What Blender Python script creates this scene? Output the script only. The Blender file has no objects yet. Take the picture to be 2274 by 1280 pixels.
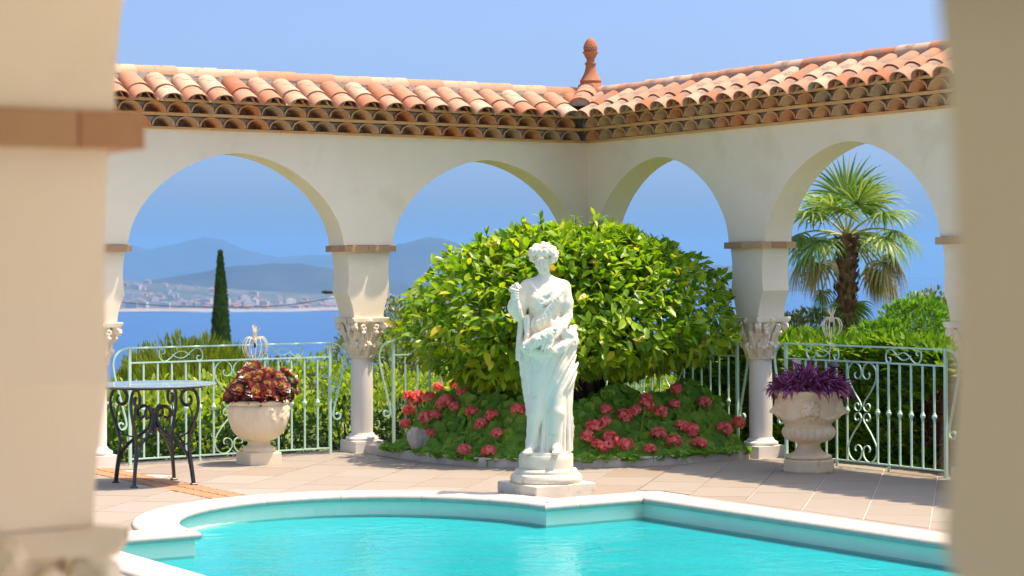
import bpy, bmesh, math, random
import numpy as np
from mathutils import Vector, Matrix, noise as mnoise
from mathutils.geometry import tessellate_polygon

random.seed(7); rng = np.random.default_rng(7)
scene = bpy.context.scene
R = math.radians
PI = math.pi

# ------------------------------------------------------------------ camera (solved from the two walls' vanishing points)
F_PX, CXW, CYW, CH = 4619.07, -10.5989, -15.3170, 1.5
YAW, ROLL, PPY = R(57.4056), R(-0.3589), 605.45
FW = Vector((math.cos(YAW), math.sin(YAW), 0)); RT = Vector((math.sin(YAW), -math.cos(YAW), 0)); UP = Vector((0, 0, 1))
CAM = Vector((CXW, CYW, CH))
cr, sr = math.cos(ROLL), math.sin(ROLL)
right = RT*cr + UP*sr; upv = UP*cr - RT*sr
M = Matrix(((right.x, upv.x, -FW.x, CAM.x), (right.y, upv.y, -FW.y, CAM.y), (right.z, upv.z, -FW.z, CAM.z), (0, 0, 0, 1)))
cd = bpy.data.cameras.new('camera'); cam = bpy.data.objects.new('camera', cd); scene.collection.objects.link(cam)
cam.matrix_world = M
cd.sensor_width = 36; cd.lens = F_PX/2274*36; cd.shift_y = (PPY-640)/2274
cd.clip_start = 0.1; cd.clip_end = 60000
cd.dof.use_dof = True; cd.dof.focus_distance = 15.5; cd.dof.aperture_fstop = 5.0
scene.camera = cam

def ray(u, v):
    a, b = u-1137, v-PPY
    x = cr*a + sr*b; y = -sr*a + cr*b
    return (FW*F_PX + RT*x - UP*y)/F_PX
def at(u, v, d): return CAM + ray(u, v)*d          # point at depth d along the view axis

# ------------------------------------------------------------------ sky, sun, exposure
SUN_EL, SUN_AZ = R(69), (0.85, -0.527)
tosun = Vector((SUN_AZ[0]*math.cos(SUN_EL), SUN_AZ[1]*math.cos(SUN_EL), math.sin(SUN_EL))).normalized()
world = bpy.data.worlds.new('World'); scene.world = world; world.use_nodes = True
wn = world.node_tree.nodes; wl_ = world.node_tree.links
bg = wn['Background']; sky = wn.new('ShaderNodeTexSky'); sky.sky_type = 'NISHITA'; sky.sun_disc = False
sky.sun_elevation = SUN_EL; sky.sun_rotation = math.atan2(SUN_AZ[0], SUN_AZ[1])
sky.altitude = 100; sky.air_density = 0.43; sky.dust_density = 4.0; sky.ozone_density = 10.0
ti = wn.new('ShaderNodeMix'); ti.data_type = 'RGBA'; ti.blend_type = 'MULTIPLY'; ti.inputs[0].default_value = 1.0; ti.inputs[7].default_value = (1.0, 0.92, 0.80, 1)   # camera white balance
wl_.new(sky.outputs[0], ti.inputs[6]); wl_.new(ti.outputs[2], bg.inputs[0]); bg.inputs[1].default_value = 0.106
sd = bpy.data.lights.new('sun', 'SUN'); sd.energy = 2.0; sd.angle = R(0.53); sd.color = (1.0, 0.82, 0.60)
sun = bpy.data.objects.new('sun', sd); scene.collection.objects.link(sun)
sun.rotation_euler = tosun.to_track_quat('Z', 'Y').to_euler(); sun.location = (0, 0, 30)
vs = scene.view_settings; vs.view_transform = 'Standard'; vs.look = 'None'; vs.exposure = 1.95; vs.gamma = 1.0; vs.use_curve_mapping = False
scene.render.engine = 'CYCLES'
cy = scene.cycles; cy.use_denoising = True; cy.max_bounces = 12; cy.diffuse_bounces = 8; cy.glossy_bounces = 3
cy.transmission_bounces = 6; cy.transparent_max_bounces = 12; cy.volume_bounces = 0; cy.caustics_reflective = False; cy.caustics_refractive = False
cy.sample_clamp_indirect = 6.0

# ------------------------------------------------------------------ helpers
COL = scene.collection
def link(o, parent=None):
    COL.objects.link(o)
    if parent is not None: o.parent = parent
    return o
def mesh(name, verts, faces, smooth=False):
    m = bpy.data.meshes.new(name); m.from_pydata([tuple(map(float, v)) for v in verts], [], [tuple(map(int, f)) for f in faces]); m.update()
    if smooth: m.polygons.foreach_set('use_smooth', [True]*len(m.polygons))
    return m
def fastmesh(name, V, quads, smooth=True):
    V = np.asarray(V, np.float32); Q = np.asarray(quads, np.int32)
    m = bpy.data.meshes.new(name); m.vertices.add(len(V)); m.vertices.foreach_set('co', V.ravel())
    n = Q.shape[1]; m.loops.add(Q.size); m.loops.foreach_set('vertex_index', Q.ravel())
    m.polygons.add(len(Q)); m.polygons.foreach_set('loop_start', np.arange(0, Q.size, n, dtype=np.int32))
    m.update(calc_edges=True); m.validate()
    if smooth: m.polygons.foreach_set('use_smooth', [True]*len(m.polygons))
    return m
def obj(name, m, mat=None, parent=None, loc=None, rot=None, scale=None):
    o = bpy.data.objects.new(name, m)
    if mat is not None and len(m.materials) == 0: m.materials.append(mat)
    link(o, parent)
    if loc is not None: o.location = loc
    if rot is not None: o.rotation_euler = rot
    if scale is not None: o.scale = scale
    return o
def tag(o, label=None, cat=None, group=None, kind=None):
    if label: o['label'] = label
    if cat: o['category'] = cat
    if group: o['group'] = group
    if kind: o['kind'] = kind
    return o
def thing(name, label, cat, loc=(0, 0, 0), rz=0, group=None):
    o = bpy.data.objects.new(name, None); o.empty_display_size = 0.1; link(o)
    o.location = loc; o.rotation_euler = (0, 0, rz)
    return tag(o, label, cat, group)
def copy_tree(o, parent=None):
    c = o.copy(); link(c, parent)
    for ch in list(o.children): copy_tree(ch, c)
    return c

class MB:
    def __init__(s): s.v = []; s.f = []
    def add(s, v, f):
        n = len(s.v); s.v += [tuple(map(float, p)) for p in v]; s.f += [tuple(i+n for i in q) for q in f]; return s
    def box(s, a, b, bev=0.0):
        x0, y0, z0 = a; x1, y1, z1 = b
        if bev <= 0:
            return s.add([(x0,y0,z0),(x1,y0,z0),(x1,y1,z0),(x0,y1,z0),(x0,y0,z1),(x1,y0,z1),(x1,y1,z1),(x0,y1,z1)],
                  [(3,2,1,0),(4,5,6,7),(0,1,5,4),(1,2,6,5),(2,3,7,6),(3,0,4,7)])
        c = bev; rings = []
        for z, i in ((z0, 0), (z1-c, 0), (z1, c)):
            rings.append([(x0+i+c,y0+i,z),(x1-i-c,y0+i,z),(x1-i,y0+i+c,z),(x1-i,y1-i-c,z),(x1-i-c,y1-i,z),(x0+i+c,y1-i,z),(x0+i,y1-i-c,z),(x0+i,y0+i+c,z)])
        v = sum(rings, []); f = [tuple(range(7, -1, -1)), tuple(range(16, 24))]
        for r in range(2):
            for k in range(8): f.append((r*8+k, r*8+(k+1) % 8, (r+1)*8+(k+1) % 8, (r+1)*8+k))
        return s.add(v, f)
    def tube(s, pts, r, n=6, flat=1.0, caps=True, closed=False):
        P = [Vector(p) for p in pts]; N = len(P)
        rr = r if hasattr(r, '__len__') else [r]*N
        T = []
        for i in range(N):
            a = P[max(i-1, 0)]; b = P[min(i+1, N-1)]
            t = (b-a); T.append(t.normalized() if t.length > 1e-9 else Vector((0, 0, 1)))
        ref = Vector((0, 0, 1)) if abs(T[0].z) < 0.9 else Vector((1, 0, 0))
        u = T[0].cross(ref).normalized(); v = []
        for i in range(N):
            u = (u - T[i]*u.dot(T[i])); u = u.normalized() if u.length > 1e-9 else T[i].orthogonal().normalized()
            w = T[i].cross(u)
            for k in range(n):
                a = 2*PI*(k+0.5)/n; v.append(P[i] + u*math.cos(a)*rr[i]*flat + w*math.sin(a)*rr[i])
        f = []
        for i in range(N-1):
            for k in range(n): f.append((i*n+k, i*n+(k+1) % n, (i+1)*n+(k+1) % n, (i+1)*n+k))
        if caps: f += [tuple(range(n-1, -1, -1)), tuple(range((N-1)*n, N*n))]
        return s.add(v, f)
    def lathe(s, prof, n=32, c=(0, 0), fn=None, cap=True):
        v = []; f = []
        for i, (r, z) in enumerate(prof):
            for k in range(n):
                a = 2*PI*k/n; q = r + (fn(a, z, r) if fn else 0); v.append((c[0]+q*math.cos(a), c[1]+q*math.sin(a), z))
        for i in range(len(prof)-1):
            for k in range(n): f.append((i*n+k, i*n+(k+1) % n, (i+1)*n+(k+1) % n, (i+1)*n+k))
        if cap: f += [tuple(range(n-1, -1, -1)), tuple(range((len(prof)-1)*n, len(prof)*n))]
        return s.add(v, f)
    def mesh(s, name, smooth=False): return mesh(name, s.v, s.f, smooth)
    def build(s, name, mat, parent=None, smooth=False, **k): return obj(name, s.mesh(name, smooth), mat, parent, **k)
def autosmooth(m, ang=40):
    bm = bmesh.new(); bm.from_mesh(m)
    for e in bm.edges: e.smooth = not (len(e.link_faces) == 2 and e.calc_face_angle(0) > R(ang))
    for f in bm.faces: f.smooth = True
    bm.to_mesh(m); bm.free(); return m
def spline(pts, n=8, closed=False):
    P = [np.array(p, float) for p in pts]; N = len(P); out = []
    rngs = range(N) if closed else range(N-1)
    for i in rngs:
        if closed: a, b, c, d = P[i-1], P[i], P[(i+1) % N], P[(i+2) % N]
        else: a, b, c, d = P[max(i-1, 0)], P[i], P[i+1], P[min(i+2, N-1)]
        for k in range(n):
            t = k/n; out.append(0.5*((2*b)+(-a+c)*t+(2*a-5*b+4*c-d)*t*t+(-a+3*b-3*c+d)*t**3))
    if not closed: out.append(P[-1])
    return out
def spiral(cx, cz, r0, r1, a0, a1, n=18):
    return [(cx+(r0+(r1-r0)*i/n)*math.cos(a0+(a1-a0)*i/n), cz+(r0+(r1-r0)*i/n)*math.sin(a0+(a1-a0)*i/n)) for i in range(n+1)]

# ------------------------------------------------------------------ materials
def nmat(name):
    m = bpy.data.materials.new(name); m.use_nodes = True
    return m, m.node_tree.nodes, m.node_tree.links, m.node_tree.nodes['Principled BSDF']
def rgba(c): return (c[0], c[1], c[2], 1)
def ramp(n, stops, interp='LINEAR'):
    r = n.new('ShaderNodeValToRGB'); e = r.color_ramp.elements; r.color_ramp.interpolation = interp
    while len(e) > 1: e.remove(e[0])
    e[0].position = stops[0][0]; e[0].color = rgba(stops[0][1])
    for p, c in stops[1:]:
        q = e.new(p); q.color = rgba(c)
    return r
def tex(n, l, scale, detail=4, coord='Object', rough=0.6, vec=(1, 1, 1)):
    tc = n.new('ShaderNodeTexCoord'); mp = n.new('ShaderNodeMapping'); mp.inputs['Scale'].default_value = vec
    l.new(tc.outputs[coord], mp.inputs[0]); t = n.new('ShaderNodeTexNoise'); t.inputs['Scale'].default_value = scale
    t.inputs['Detail'].default_value = detail; t.inputs['Roughness'].default_value = rough; l.new(mp.outputs[0], t.inputs['Vector']); return t
def bumpn(n, l, b, h, strength, dist):
    bp = n.new('ShaderNodeBump'); bp.inputs['Strength'].default_value = strength; bp.inputs['Distance'].default_value = dist
    l.new(h, bp.inputs['Height']); l.new(bp.outputs[0], b.inputs['Normal']); return bp
def pmat(name, c1, c2, scale=4, rough=0.8, bump=0.3, bscale=60, dist=0.004, rand=None, spec=0.3, stain=None, coord='Object', vec=(1, 1, 1)):
    m, n, l, b = nmat(name)
    t = tex(n, l, scale, 5, coord, vec=vec); r = ramp(n, [(0.3, c1), (0.7, c2)]); l.new(t.outputs[0], r.inputs[0]); out = r.outputs[0]
    if rand:
        oi = n.new('ShaderNodeObjectInfo'); rr = ramp(n, rand); l.new(oi.outputs['Random'], rr.inputs[0])
        mx = n.new('ShaderNodeMix'); mx.data_type = 'RGBA'; mx.inputs[0].default_value = 0.85
        l.new(out, mx.inputs[6]); l.new(rr.outputs[0], mx.inputs[7]); out = mx.outputs[2]
    if stain:
        t2 = tex(n, l, stain[1], 6, coord); r2 = ramp(n, [(stain[2], (0, 0, 0)), (min(stain[2]+0.12, 1), (1, 1, 1))]); l.new(t2.outputs[0], r2.inputs[0])
        mx = n.new('ShaderNodeMix'); mx.data_type = 'RGBA'; l.new(r2.outputs[0], mx.inputs[0]); l.new(out, mx.inputs[6]); mx.inputs[7].default_value = rgba(stain[0]); out = mx.outputs[2]
    l.new(out, b.inputs['Base Color']); b.inputs['Roughness'].default_value = rough; b.inputs['Specular IOR Level'].default_value = spec
    if bump:
        t3 = tex(n, l, bscale, 3, coord); bumpn(n, l, b, t3.outputs[0], bump, dist)
    return m
def leafmat(name, stops, trans=0.35, rough=0.4, spec=0.35, tcol=1.25):
    m, n, l, b = nmat(name)
    at_ = n.new('ShaderNodeAttribute'); at_.attribute_name = 'var'; oi = n.new('ShaderNodeObjectInfo')
    ad = n.new('ShaderNodeMath'); ad.operation = 'ADD'; l.new(at_.outputs['Fac'], ad.inputs[0]); l.new(oi.outputs['Random'], ad.inputs[1])
    fr = n.new('ShaderNodeMath'); fr.operation = 'FRACT'; l.new(ad.outputs[0], fr.inputs[0])
    r = ramp(n, stops); l.new(fr.outputs[0], r.inputs[0]); l.new(r.outputs[0], b.inputs['Base Color'])
    b.inputs['Roughness'].default_value = rough; b.inputs['Specular IOR Level'].default_value = spec
    tr = n.new('ShaderNodeBsdfTranslucent'); mu = n.new('ShaderNodeMix'); mu.data_type = 'RGBA'; mu.blend_type = 'MULTIPLY'; mu.inputs[0].default_value = 1
    mu.inputs[7].default_value = (tcol, tcol*1.05, tcol*0.6, 1); l.new(r.outputs[0], mu.inputs[6]); l.new(mu.outputs[2], tr.inputs[0])
    mix = n.new('ShaderNodeMixShader'); mix.inputs[0].default_value = trans; l.new(b.outputs[0], mix.inputs[1]); l.new(tr.outputs[0], mix.inputs[2])
    l.new(mix.outputs[0], n['Material Output'].inputs[0]); return m

STUCCO = pmat('cream_stucco', (0.86, 0.74, 0.575), (0.89, 0.79, 0.635), 1.3, 0.9, 0.35, 70, 0.003, stain=((0.82, 0.70, 0.535), 2.2, 0.55))
WHITEST = pmat('white_cast_stone', (0.80, 0.75, 0.70), (0.84, 0.80, 0.75), 3, 0.75, 0.25, 120, 0.002)
CAPST = pmat('cream_carved_stone', (0.74, 0.62, 0.44), (0.82, 0.74, 0.60), 9, 0.8, 0.2, 120, 0.002)
IMPOST = pmat('terracotta_impost', (0.40, 0.24, 0.13), (0.52, 0.34, 0.21), 12, 0.9, 0.5, 80, 0.004, rand=[(0, (0.47, 0.30, 0.17)), (0.5, (0.42, 0.22, 0.12)), (1, (0.55, 0.36, 0.2))])
TILE = pmat('roof_tile_clay', (0.40, 0.21, 0.13), (0.48, 0.31, 0.21), 6, 0.9, 0.35, 70, 0.003,
            rand=[(0, (0.52, 0.36, 0.26)), (0.18, (0.42, 0.19, 0.11)), (0.36, (0.55, 0.42, 0.31)), (0.5, (0.38, 0.115, 0.05)), (0.64, (0.47, 0.25, 0.17)), (0.8, (0.42, 0.145, 0.065)), (1, (0.56, 0.44, 0.33))], stain=((0.23, 0.18, 0.15), 7, 0.57))
CORN = pmat('cornice_tile_clay', (0.48, 0.25, 0.12), (0.62, 0.38, 0.21), 9, 0.95, 0.5, 60, 0.004,
            rand=[(0, (0.55, 0.24, 0.10)), (0.35, (0.54, 0.34, 0.19)), (0.6, (0.42, 0.30, 0.20)), (0.8, (0.66, 0.40, 0.20)), (1, (0.60, 0.22, 0.09))])
TRIM = pmat('cornice_brick_clay', (0.62, 0.33, 0.14), (0.70, 0.42, 0.20), 10, 0.9, 0.4, 80, 0.003, rand=[(0, (0.66, 0.36, 0.15)), (1, (0.72, 0.44, 0.21))])
MORTAR = pmat('grey_mortar', (0.32, 0.27, 0.22), (0.52, 0.46, 0.39), 22, 0.95, 0.9, 90, 0.01)
TERRA = pmat('finial_terracotta', (0.35, 0.125, 0.06), (0.42, 0.18, 0.10), 12, 0.85, 0.3, 90, 0.002)
MINT = pmat('mint_paint', (0.50, 0.74, 0.60), (0.56, 0.79, 0.66), 8, 0.45, 0.1, 90, 0.001, spec=0.4)
IRON = pmat('black_iron', (0.018, 0.017, 0.018), (0.035, 0.03, 0.03), 20, 0.35, 0.2, 150, 0.001, spec=0.5)
STATUE = pmat('statue_marble', (0.74, 0.67, 0.55), (0.80, 0.74, 0.64), 7, 0.85, 0.35, 120, 0.003, spec=0.15, stain=((0.58, 0.50, 0.38), 8, 0.60))
PEDEST = pmat('pedestal_stone', (0.64, 0.57, 0.46), (0.72, 0.66, 0.56), 8, 0.85, 0.45, 110, 0.004, stain=((0.46, 0.37, 0.24), 10, 0.60))
URNST = pmat('urn_stone', (0.72, 0.55, 0.34), (0.78, 0.66, 0.47), 7, 0.85, 0.35, 80, 0.004, stain=((0.62, 0.43, 0.22), 12, 0.6))
URNST2 = pmat('urn_cream_stone', (0.78, 0.66, 0.46), (0.82, 0.73, 0.56), 6, 0.85, 0.3, 80, 0.004, stain=((0.68, 0.52, 0.32), 9, 0.64))
SLAB = pmat('sandstone_slab', (0.25, 0.215, 0.175), (0.31, 0.27, 0.235), 3.0, 0.7, 0.3, 60, 0.002, rand=[(0, (0.265, 0.21, 0.165)), (0.35, (0.305, 0.265, 0.23)), (0.7, (0.29, 0.25, 0.21)), (1, (0.32, 0.29, 0.26))], coord='Object', vec=(1, 6, 1), stain=((0.31, 0.215, 0.14), 3.0, 0.60))
GROUT = pmat('pale_grout', (0.50, 0.45, 0.40), (0.57, 0.52, 0.46), 9, 0.9, 0.3, 80, 0.002)
BANDT = pmat('terracotta_floor', (0.36, 0.18, 0.09), (0.42, 0.23, 0.13), 9, 0.75, 0.3, 80, 0.002, rand=[(0, (0.40, 0.20, 0.10)), (1, (0.36, 0.20, 0.115))])
COPE = pmat('coping_stone', (0.45, 0.41, 0.37), (0.52, 0.485, 0.44), 14, 0.9, 0.6, 140, 0.004)
KERB = pmat('kerb_stone', (0.50, 0.44, 0.37), (0.62, 0.56, 0.49), 10, 0.9, 0.6, 60, 0.006)
SOIL = pmat('soil', (0.05, 0.035, 0.022), (0.09, 0.065, 0.045), 20, 0.95, 0.8, 50, 0.02)
ROCKM = pmat('field_stone', (0.48, 0.43, 0.38), (0.62, 0.57, 0.51), 9, 0.9, 0.6, 40, 0.01)
BARK = pmat('bark', (0.06, 0.04, 0.03), (0.13, 0.09, 0.065), 18, 0.95, 0.9, 40, 0.01, vec=(1, 1, 0.3))
TWIG = pmat('dry_twigs', (0.10, 0.05, 0.025), (0.20, 0.10, 0.05), 14, 0.95, 0.9, 40, 0.02)
LINER = pmat('pool_liner', (0.74, 0.84, 0.68), (0.78, 0.86, 0.72), 4, 0.5, 0.05, 60, 0.001)
GROUND = pmat('hillside_grass', (0.09, 0.13, 0.03), (0.17, 0.19, 0.06), 0.35, 0.95, 0.6, 6, 0.05)
HILLM = pmat('wooded_hill', (0.012, 0.02, 0.014), (0.05, 0.045, 0.035), 0.003, 0.95, 0, coord='Object')
TERRAIN2 = pmat('coastal_slope', (0.03, 0.045, 0.025), (0.12, 0.11, 0.08), 0.006, 0.95, 0, coord='Object')
BLACKP = pmat('black_plastic', (0.02, 0.02, 0.025), (0.03, 0.03, 0.035), 5, 0.4, 0)
NAVY = pmat('navy_vinyl', (0.035, 0.045, 0.075), (0.06, 0.07, 0.10), 5, 0.5, 0.1, 30)
TEAL = pmat('teal_mat', (0.14, 0.34, 0.32), (0.20, 0.42, 0.39), 5, 0.6, 0.1, 60)
FIBRE = pmat('cream_fibre', (0.70, 0.62, 0.44), (0.82, 0.76, 0.60), 12, 0.5, 0)
HOUSEW = pmat('pale_render', (0.46, 0.40, 0.34), (0.60, 0.55, 0.50), 0.02, 0.9, 0, rand=[(0, (0.50, 0.38, 0.31)), (0.5, (0.62, 0.57, 0.52)), (1, (0.54, 0.45, 0.38))])
ROOFR = pmat('far_roof', (0.24, 0.12, 0.08), (0.32, 0.18, 0.12), 0.05, 0.9, 0)
PLUGM = pmat('grey_cement', (0.34, 0.32, 0.28), (0.42, 0.39, 0.35), 20, 0.95, 0.5, 90, 0.004)
WCUP = pmat('white_plastic', (0.74, 0.72, 0.70), (0.78, 0.76, 0.74), 5, 0.5, 0)

LEAF_CITRUS = leafmat('citrus_leaf', [(0, (0.09, 0.22, 0.008)), (0.3, (0.17, 0.32, 0.010)), (0.65, (0.28, 0.43, 0.014)), (0.93, (0.40, 0.52, 0.020)), (0.97, (0.58, 0.52, 0.03)), (1, (0.36, 0.26, 0.04))], 0.45, 0.35, 0.4)
LEAF_GERAN = leafmat('geranium_leaf', [(0, (0.11, 0.27, 0.02)), (0.6, (0.20, 0.40, 0.035)), (1, (0.33, 0.52, 0.06))], 0.4, 0.45, 0.35)
LEAF_JASM = leafmat('jasmine_leaf', [(0, (0.035, 0.10, 0.012)), (0.6, (0.08, 0.18, 0.02)), (1, (0.20, 0.30, 0.04))], 0.3, 0.35, 0.4)
LEAF_YG = leafmat('yellow_green_leaf', [(0, (0.15, 0.25, 0.015)), (0.6, (0.27, 0.38, 0.025)), (1, (0.42, 0.48, 0.04))], 0.45, 0.5, 0.3)
LEAF_OLIVE = leafmat('olive_leaf', [(0, (0.09, 0.13, 0.035)), (0.6, (0.15, 0.19, 0.05)), (1, (0.22, 0.24, 0.07))], 0.3, 0.5, 0.3)
LEAF_PINE = leafmat('pine_needle', [(0, (0.10, 0.16, 0.012)), (0.6, (0.20, 0.26, 0.018)), (1, (0.32, 0.34, 0.03))], 0.35, 0.5, 0.3)
LEAF_CYP = leafmat('cypress_spray', [(0, (0.03, 0.07, 0.01)), (0.7, (0.06, 0.12, 0.016)), (1, (0.10, 0.17, 0.025))], 0.15, 0.6, 0.2)
LEAF_HEDGE = leafmat('hedge_spray', [(0, (0.06, 0.16, 0.008)), (0.5, (0.14, 0.28, 0.014)), (0.9, (0.28, 0.42, 0.025)), (1, (0.38, 0.46, 0.04))], 0.4, 0.5, 0.25)
LEAF_BUSH = leafmat('bright_bush_leaf', [(0, (0.07, 0.18, 0.010)), (0.6, (0.12, 0.27, 0.016)), (1, (0.20, 0.34, 0.025))], 0.4, 0.45, 0.3)
PALM_GREEN = leafmat('palm_blade', [(0, (0.07, 0.17, 0.015)), (0.5, (0.15, 0.26, 0.03)), (1, (0.36, 0.42, 0.14))], 0.35, 0.4, 0.4)
PALM_DRY = leafmat('dry_palm_blade', [(0, (0.22, 0.20, 0.07)), (0.5, (0.38, 0.31, 0.14)), (1, (0.50, 0.38, 0.20))], 0.3, 0.6, 0.3)
PETAL_RED = leafmat('geranium_petal', [(0, (0.97, 0.17, 0.20)), (0.6, (0.98, 0.30, 0.30)), (1, (0.98, 0.48, 0.46))], 0.5, 0.5, 0.2, 1.0)
PETAL_WHITE = leafmat('white_petal', [(0, (0.80, 0.78, 0.66)), (1, (0.85, 0.84, 0.78))], 0.3, 0.5, 0.2, 1.0)
PURPLE = leafmat('purple_leaf', [(0, (0.13, 0.030, 0.11)), (0.6, (0.25, 0.055, 0.20)), (1, (0.45, 0.13, 0.33))], 0.2, 0.4, 0.4, 1.1)
AEON = leafmat('aeonium_leaf', [(0, (0.07, 0.010, 0.012)), (0.6, (0.14, 0.018, 0.016)), (1, (0.22, 0.032, 0.024))], 0.2, 0.3, 0.5, 1.1)
AEON_MID = leafmat('aeonium_inner', [(0, (0.42, 0.11, 0.03)), (1, (0.52, 0.18, 0.05))], 0.2, 0.4, 0.4, 1.0)
AEON_CORE = leafmat('aeonium_core', [(0, (0.26, 0.30, 0.05)), (1, (0.36, 0.38, 0.08))], 0.2, 0.4, 0.4, 1.0)
FROND_STEM = pmat('palm_petiole', (0.30, 0.33, 0.12), (0.40, 0.40, 0.16), 8, 0.6, 0)
PALM_TRUNK = pmat('palm_trunk', (0.18, 0.10, 0.055), (0.36, 0.21, 0.12), 14, 0.95, 0.9, 30, 0.02)

# ------------------------------------------------------------------ signed-distance sculpting (statue, capitals)
class Sculpt:
    def __init__(s, lo, hi, h):
        s.lo = np.array(lo, np.float32); s.h = h
        s.n = [int(math.ceil((hi[i]-lo[i])/h))+1 for i in range(3)]
        s.ax = [s.lo[i]+h*np.arange(s.n[i], dtype=np.float32) for i in range(3)]
        s.vol = np.full(s.n, 0.5, np.float32)
    def block(s, lo, hi):
        sl = []
        for i in range(3):
            a = max(0, int((lo[i]-s.lo[i])/s.h)); b = min(s.n[i], int((hi[i]-s.lo[i])/s.h)+2)
            if b <= a: return None
            sl.append(slice(a, b))
        X, Y, Z = np.meshgrid(*[s.ax[i][sl[i]] for i in range(3)], indexing='ij', sparse=True)
        return tuple(sl), X, Y, Z
    def add(s, fn, lo, hi, k=0.0, sub=False):
        p = max(k, 0.012)+0.006
        q = s.block([a-p for a in lo], [a+p for a in hi])
        if q is None: return
        sl, X, Y, Z = q; d = fn(X, Y, Z).astype(np.float32); a = s.vol[sl]
        if sub:
            d = -d
            if k > 0: hh = np.maximum(k-np.abs(a-d), 0)/k; s.vol[sl] = np.maximum(a, d)+hh*hh*k*0.25
            else: s.vol[sl] = np.maximum(a, d)
        else:
            if k > 0: hh = np.maximum(k-np.abs(a-d), 0)/k; s.vol[sl] = np.minimum(a, d)-hh*hh*k*0.25
            else: s.vol[sl] = np.minimum(a, d)
    def disp(s, fn, lo, hi):
        q = s.block(lo, hi); sl, X, Y, Z = q; s.vol[sl] = s.vol[sl]+fn(X, Y, Z).astype(np.float32)
    def ell(s, c, r, k=0.0, sub=False, rot=None):
        m = max(r)
        def f(X, Y, Z):
            x, y, z = X-c[0], Y-c[1], Z-c[2]
            if rot is not None:
                Q = rot; x, y, z = Q[0][0]*x+Q[1][0]*y+Q[2][0]*z, Q[0][1]*x+Q[1][1]*y+Q[2][1]*z, Q[0][2]*x+Q[1][2]*y+Q[2][2]*z
            k0 = np.sqrt((x/r[0])**2+(y/r[1])**2+(z/r[2])**2); k1 = np.sqrt((x/r[0]**2)**2+(y/r[1]**2)**2+(z/r[2]**2)**2)
            return k0*(k0-1)/np.maximum(k1, 1e-6)
        s.add(f, [c[i]-m for i in range(3)], [c[i]+m for i in range(3)], k, sub)
    def cap(s, a, b, ra, rb, k=0.0, sub=False):
        a = np.array(a, float); b = np.array(b, float); ab = b-a; L2 = float(ab@ab)+1e-9; m = max(ra, rb)
        def f(X, Y, Z):
            t = np.clip(((X-a[0])*ab[0]+(Y-a[1])*ab[1]+(Z-a[2])*ab[2])/L2, 0, 1)
            return np.sqrt((X-a[0]-t*ab[0])**2+(Y-a[1]-t*ab[1])**2+(Z-a[2]-t*ab[2])**2)-(ra+(rb-ra)*t)
        s.add(f, np.minimum(a, b)-m, np.maximum(a, b)+m, k, sub)
    def chain(s, pts, rad, k=0.0):
        for i in range(len(pts)-1): s.cap(pts[i], pts[i+1], rad[i], rad[i+1], k)
    def mesh(s, name):
        V = s.vol; n = [d-1 for d in V.shape]
        S = V < 0
        c = np.zeros(n, np.int8)
        for i in (0, 1):
            for j in (0, 1):
                for k in (0, 1): c += S[i:i+n[0], j:j+n[1], k:k+n[2]]
        act = (c > 0) & (c < 8); I, J, K = np.nonzero(act)
        idx = np.full(n, -1, np.int32); idx[I, J, K] = np.arange(len(I), dtype=np.int32)
        acc = np.zeros((len(I), 3), np.float32); cnt = np.zeros(len(I), np.float32)
        cor = [(i, j, k) for i in (0, 1) for j in (0, 1) for k in (0, 1)]
        for a in cor:
            for d in range(3):
                if a[d]: continue
                b = list(a); b[d] = 1
                va = V[I+a[0], J+a[1], K+a[2]]; vb = V[I+b[0], J+b[1], K+b[2]]
                mk = (va < 0) != (vb < 0); t = np.where(mk, va/np.where(mk, va-vb, 1), 0)
                p = np.tile(np.array(a, np.float32), (len(I), 1)); p[:, d] += t
                acc[mk] += p[mk]; cnt[mk] += 1
        P = (np.stack([I, J, K], 1)+acc/cnt[:, None])*s.h+s.lo
        Q = []
        for d in range(3):
            e, f = (d+1) % 3, (d+2) % 3
            sa = [slice(None)]*3; sb = [slice(None)]*3; sa[d] = slice(0, -1); sb[d] = slice(1, None)
            A, B = S[tuple(sa)], S[tuple(sb)]; ch = A != B
            m_ = [slice(None)]*3; m_[e] = slice(1, -1); m_[f] = slice(1, -1)
            chm = np.zeros_like(ch); chm[tuple(m_)] = ch[tuple(m_)]
            g = np.stack(np.nonzero(chm), 1); flip = A[g[:, 0], g[:, 1], g[:, 2]]
            def cell(de, df):
                h_ = g.copy(); h_[:, e] += de; h_[:, f] += df; return idx[h_[:, 0], h_[:, 1], h_[:, 2]]
            q = np.stack([cell(-1, -1), cell(0, -1), cell(0, 0), cell(-1, 0)], 1)
            q[~flip] = q[~flip][:, ::-1]; Q.append(q)
        Q = np.concatenate(Q); Q = Q[(Q >= 0).all(1)]
        return fastmesh(name, P, Q, True)

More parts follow.
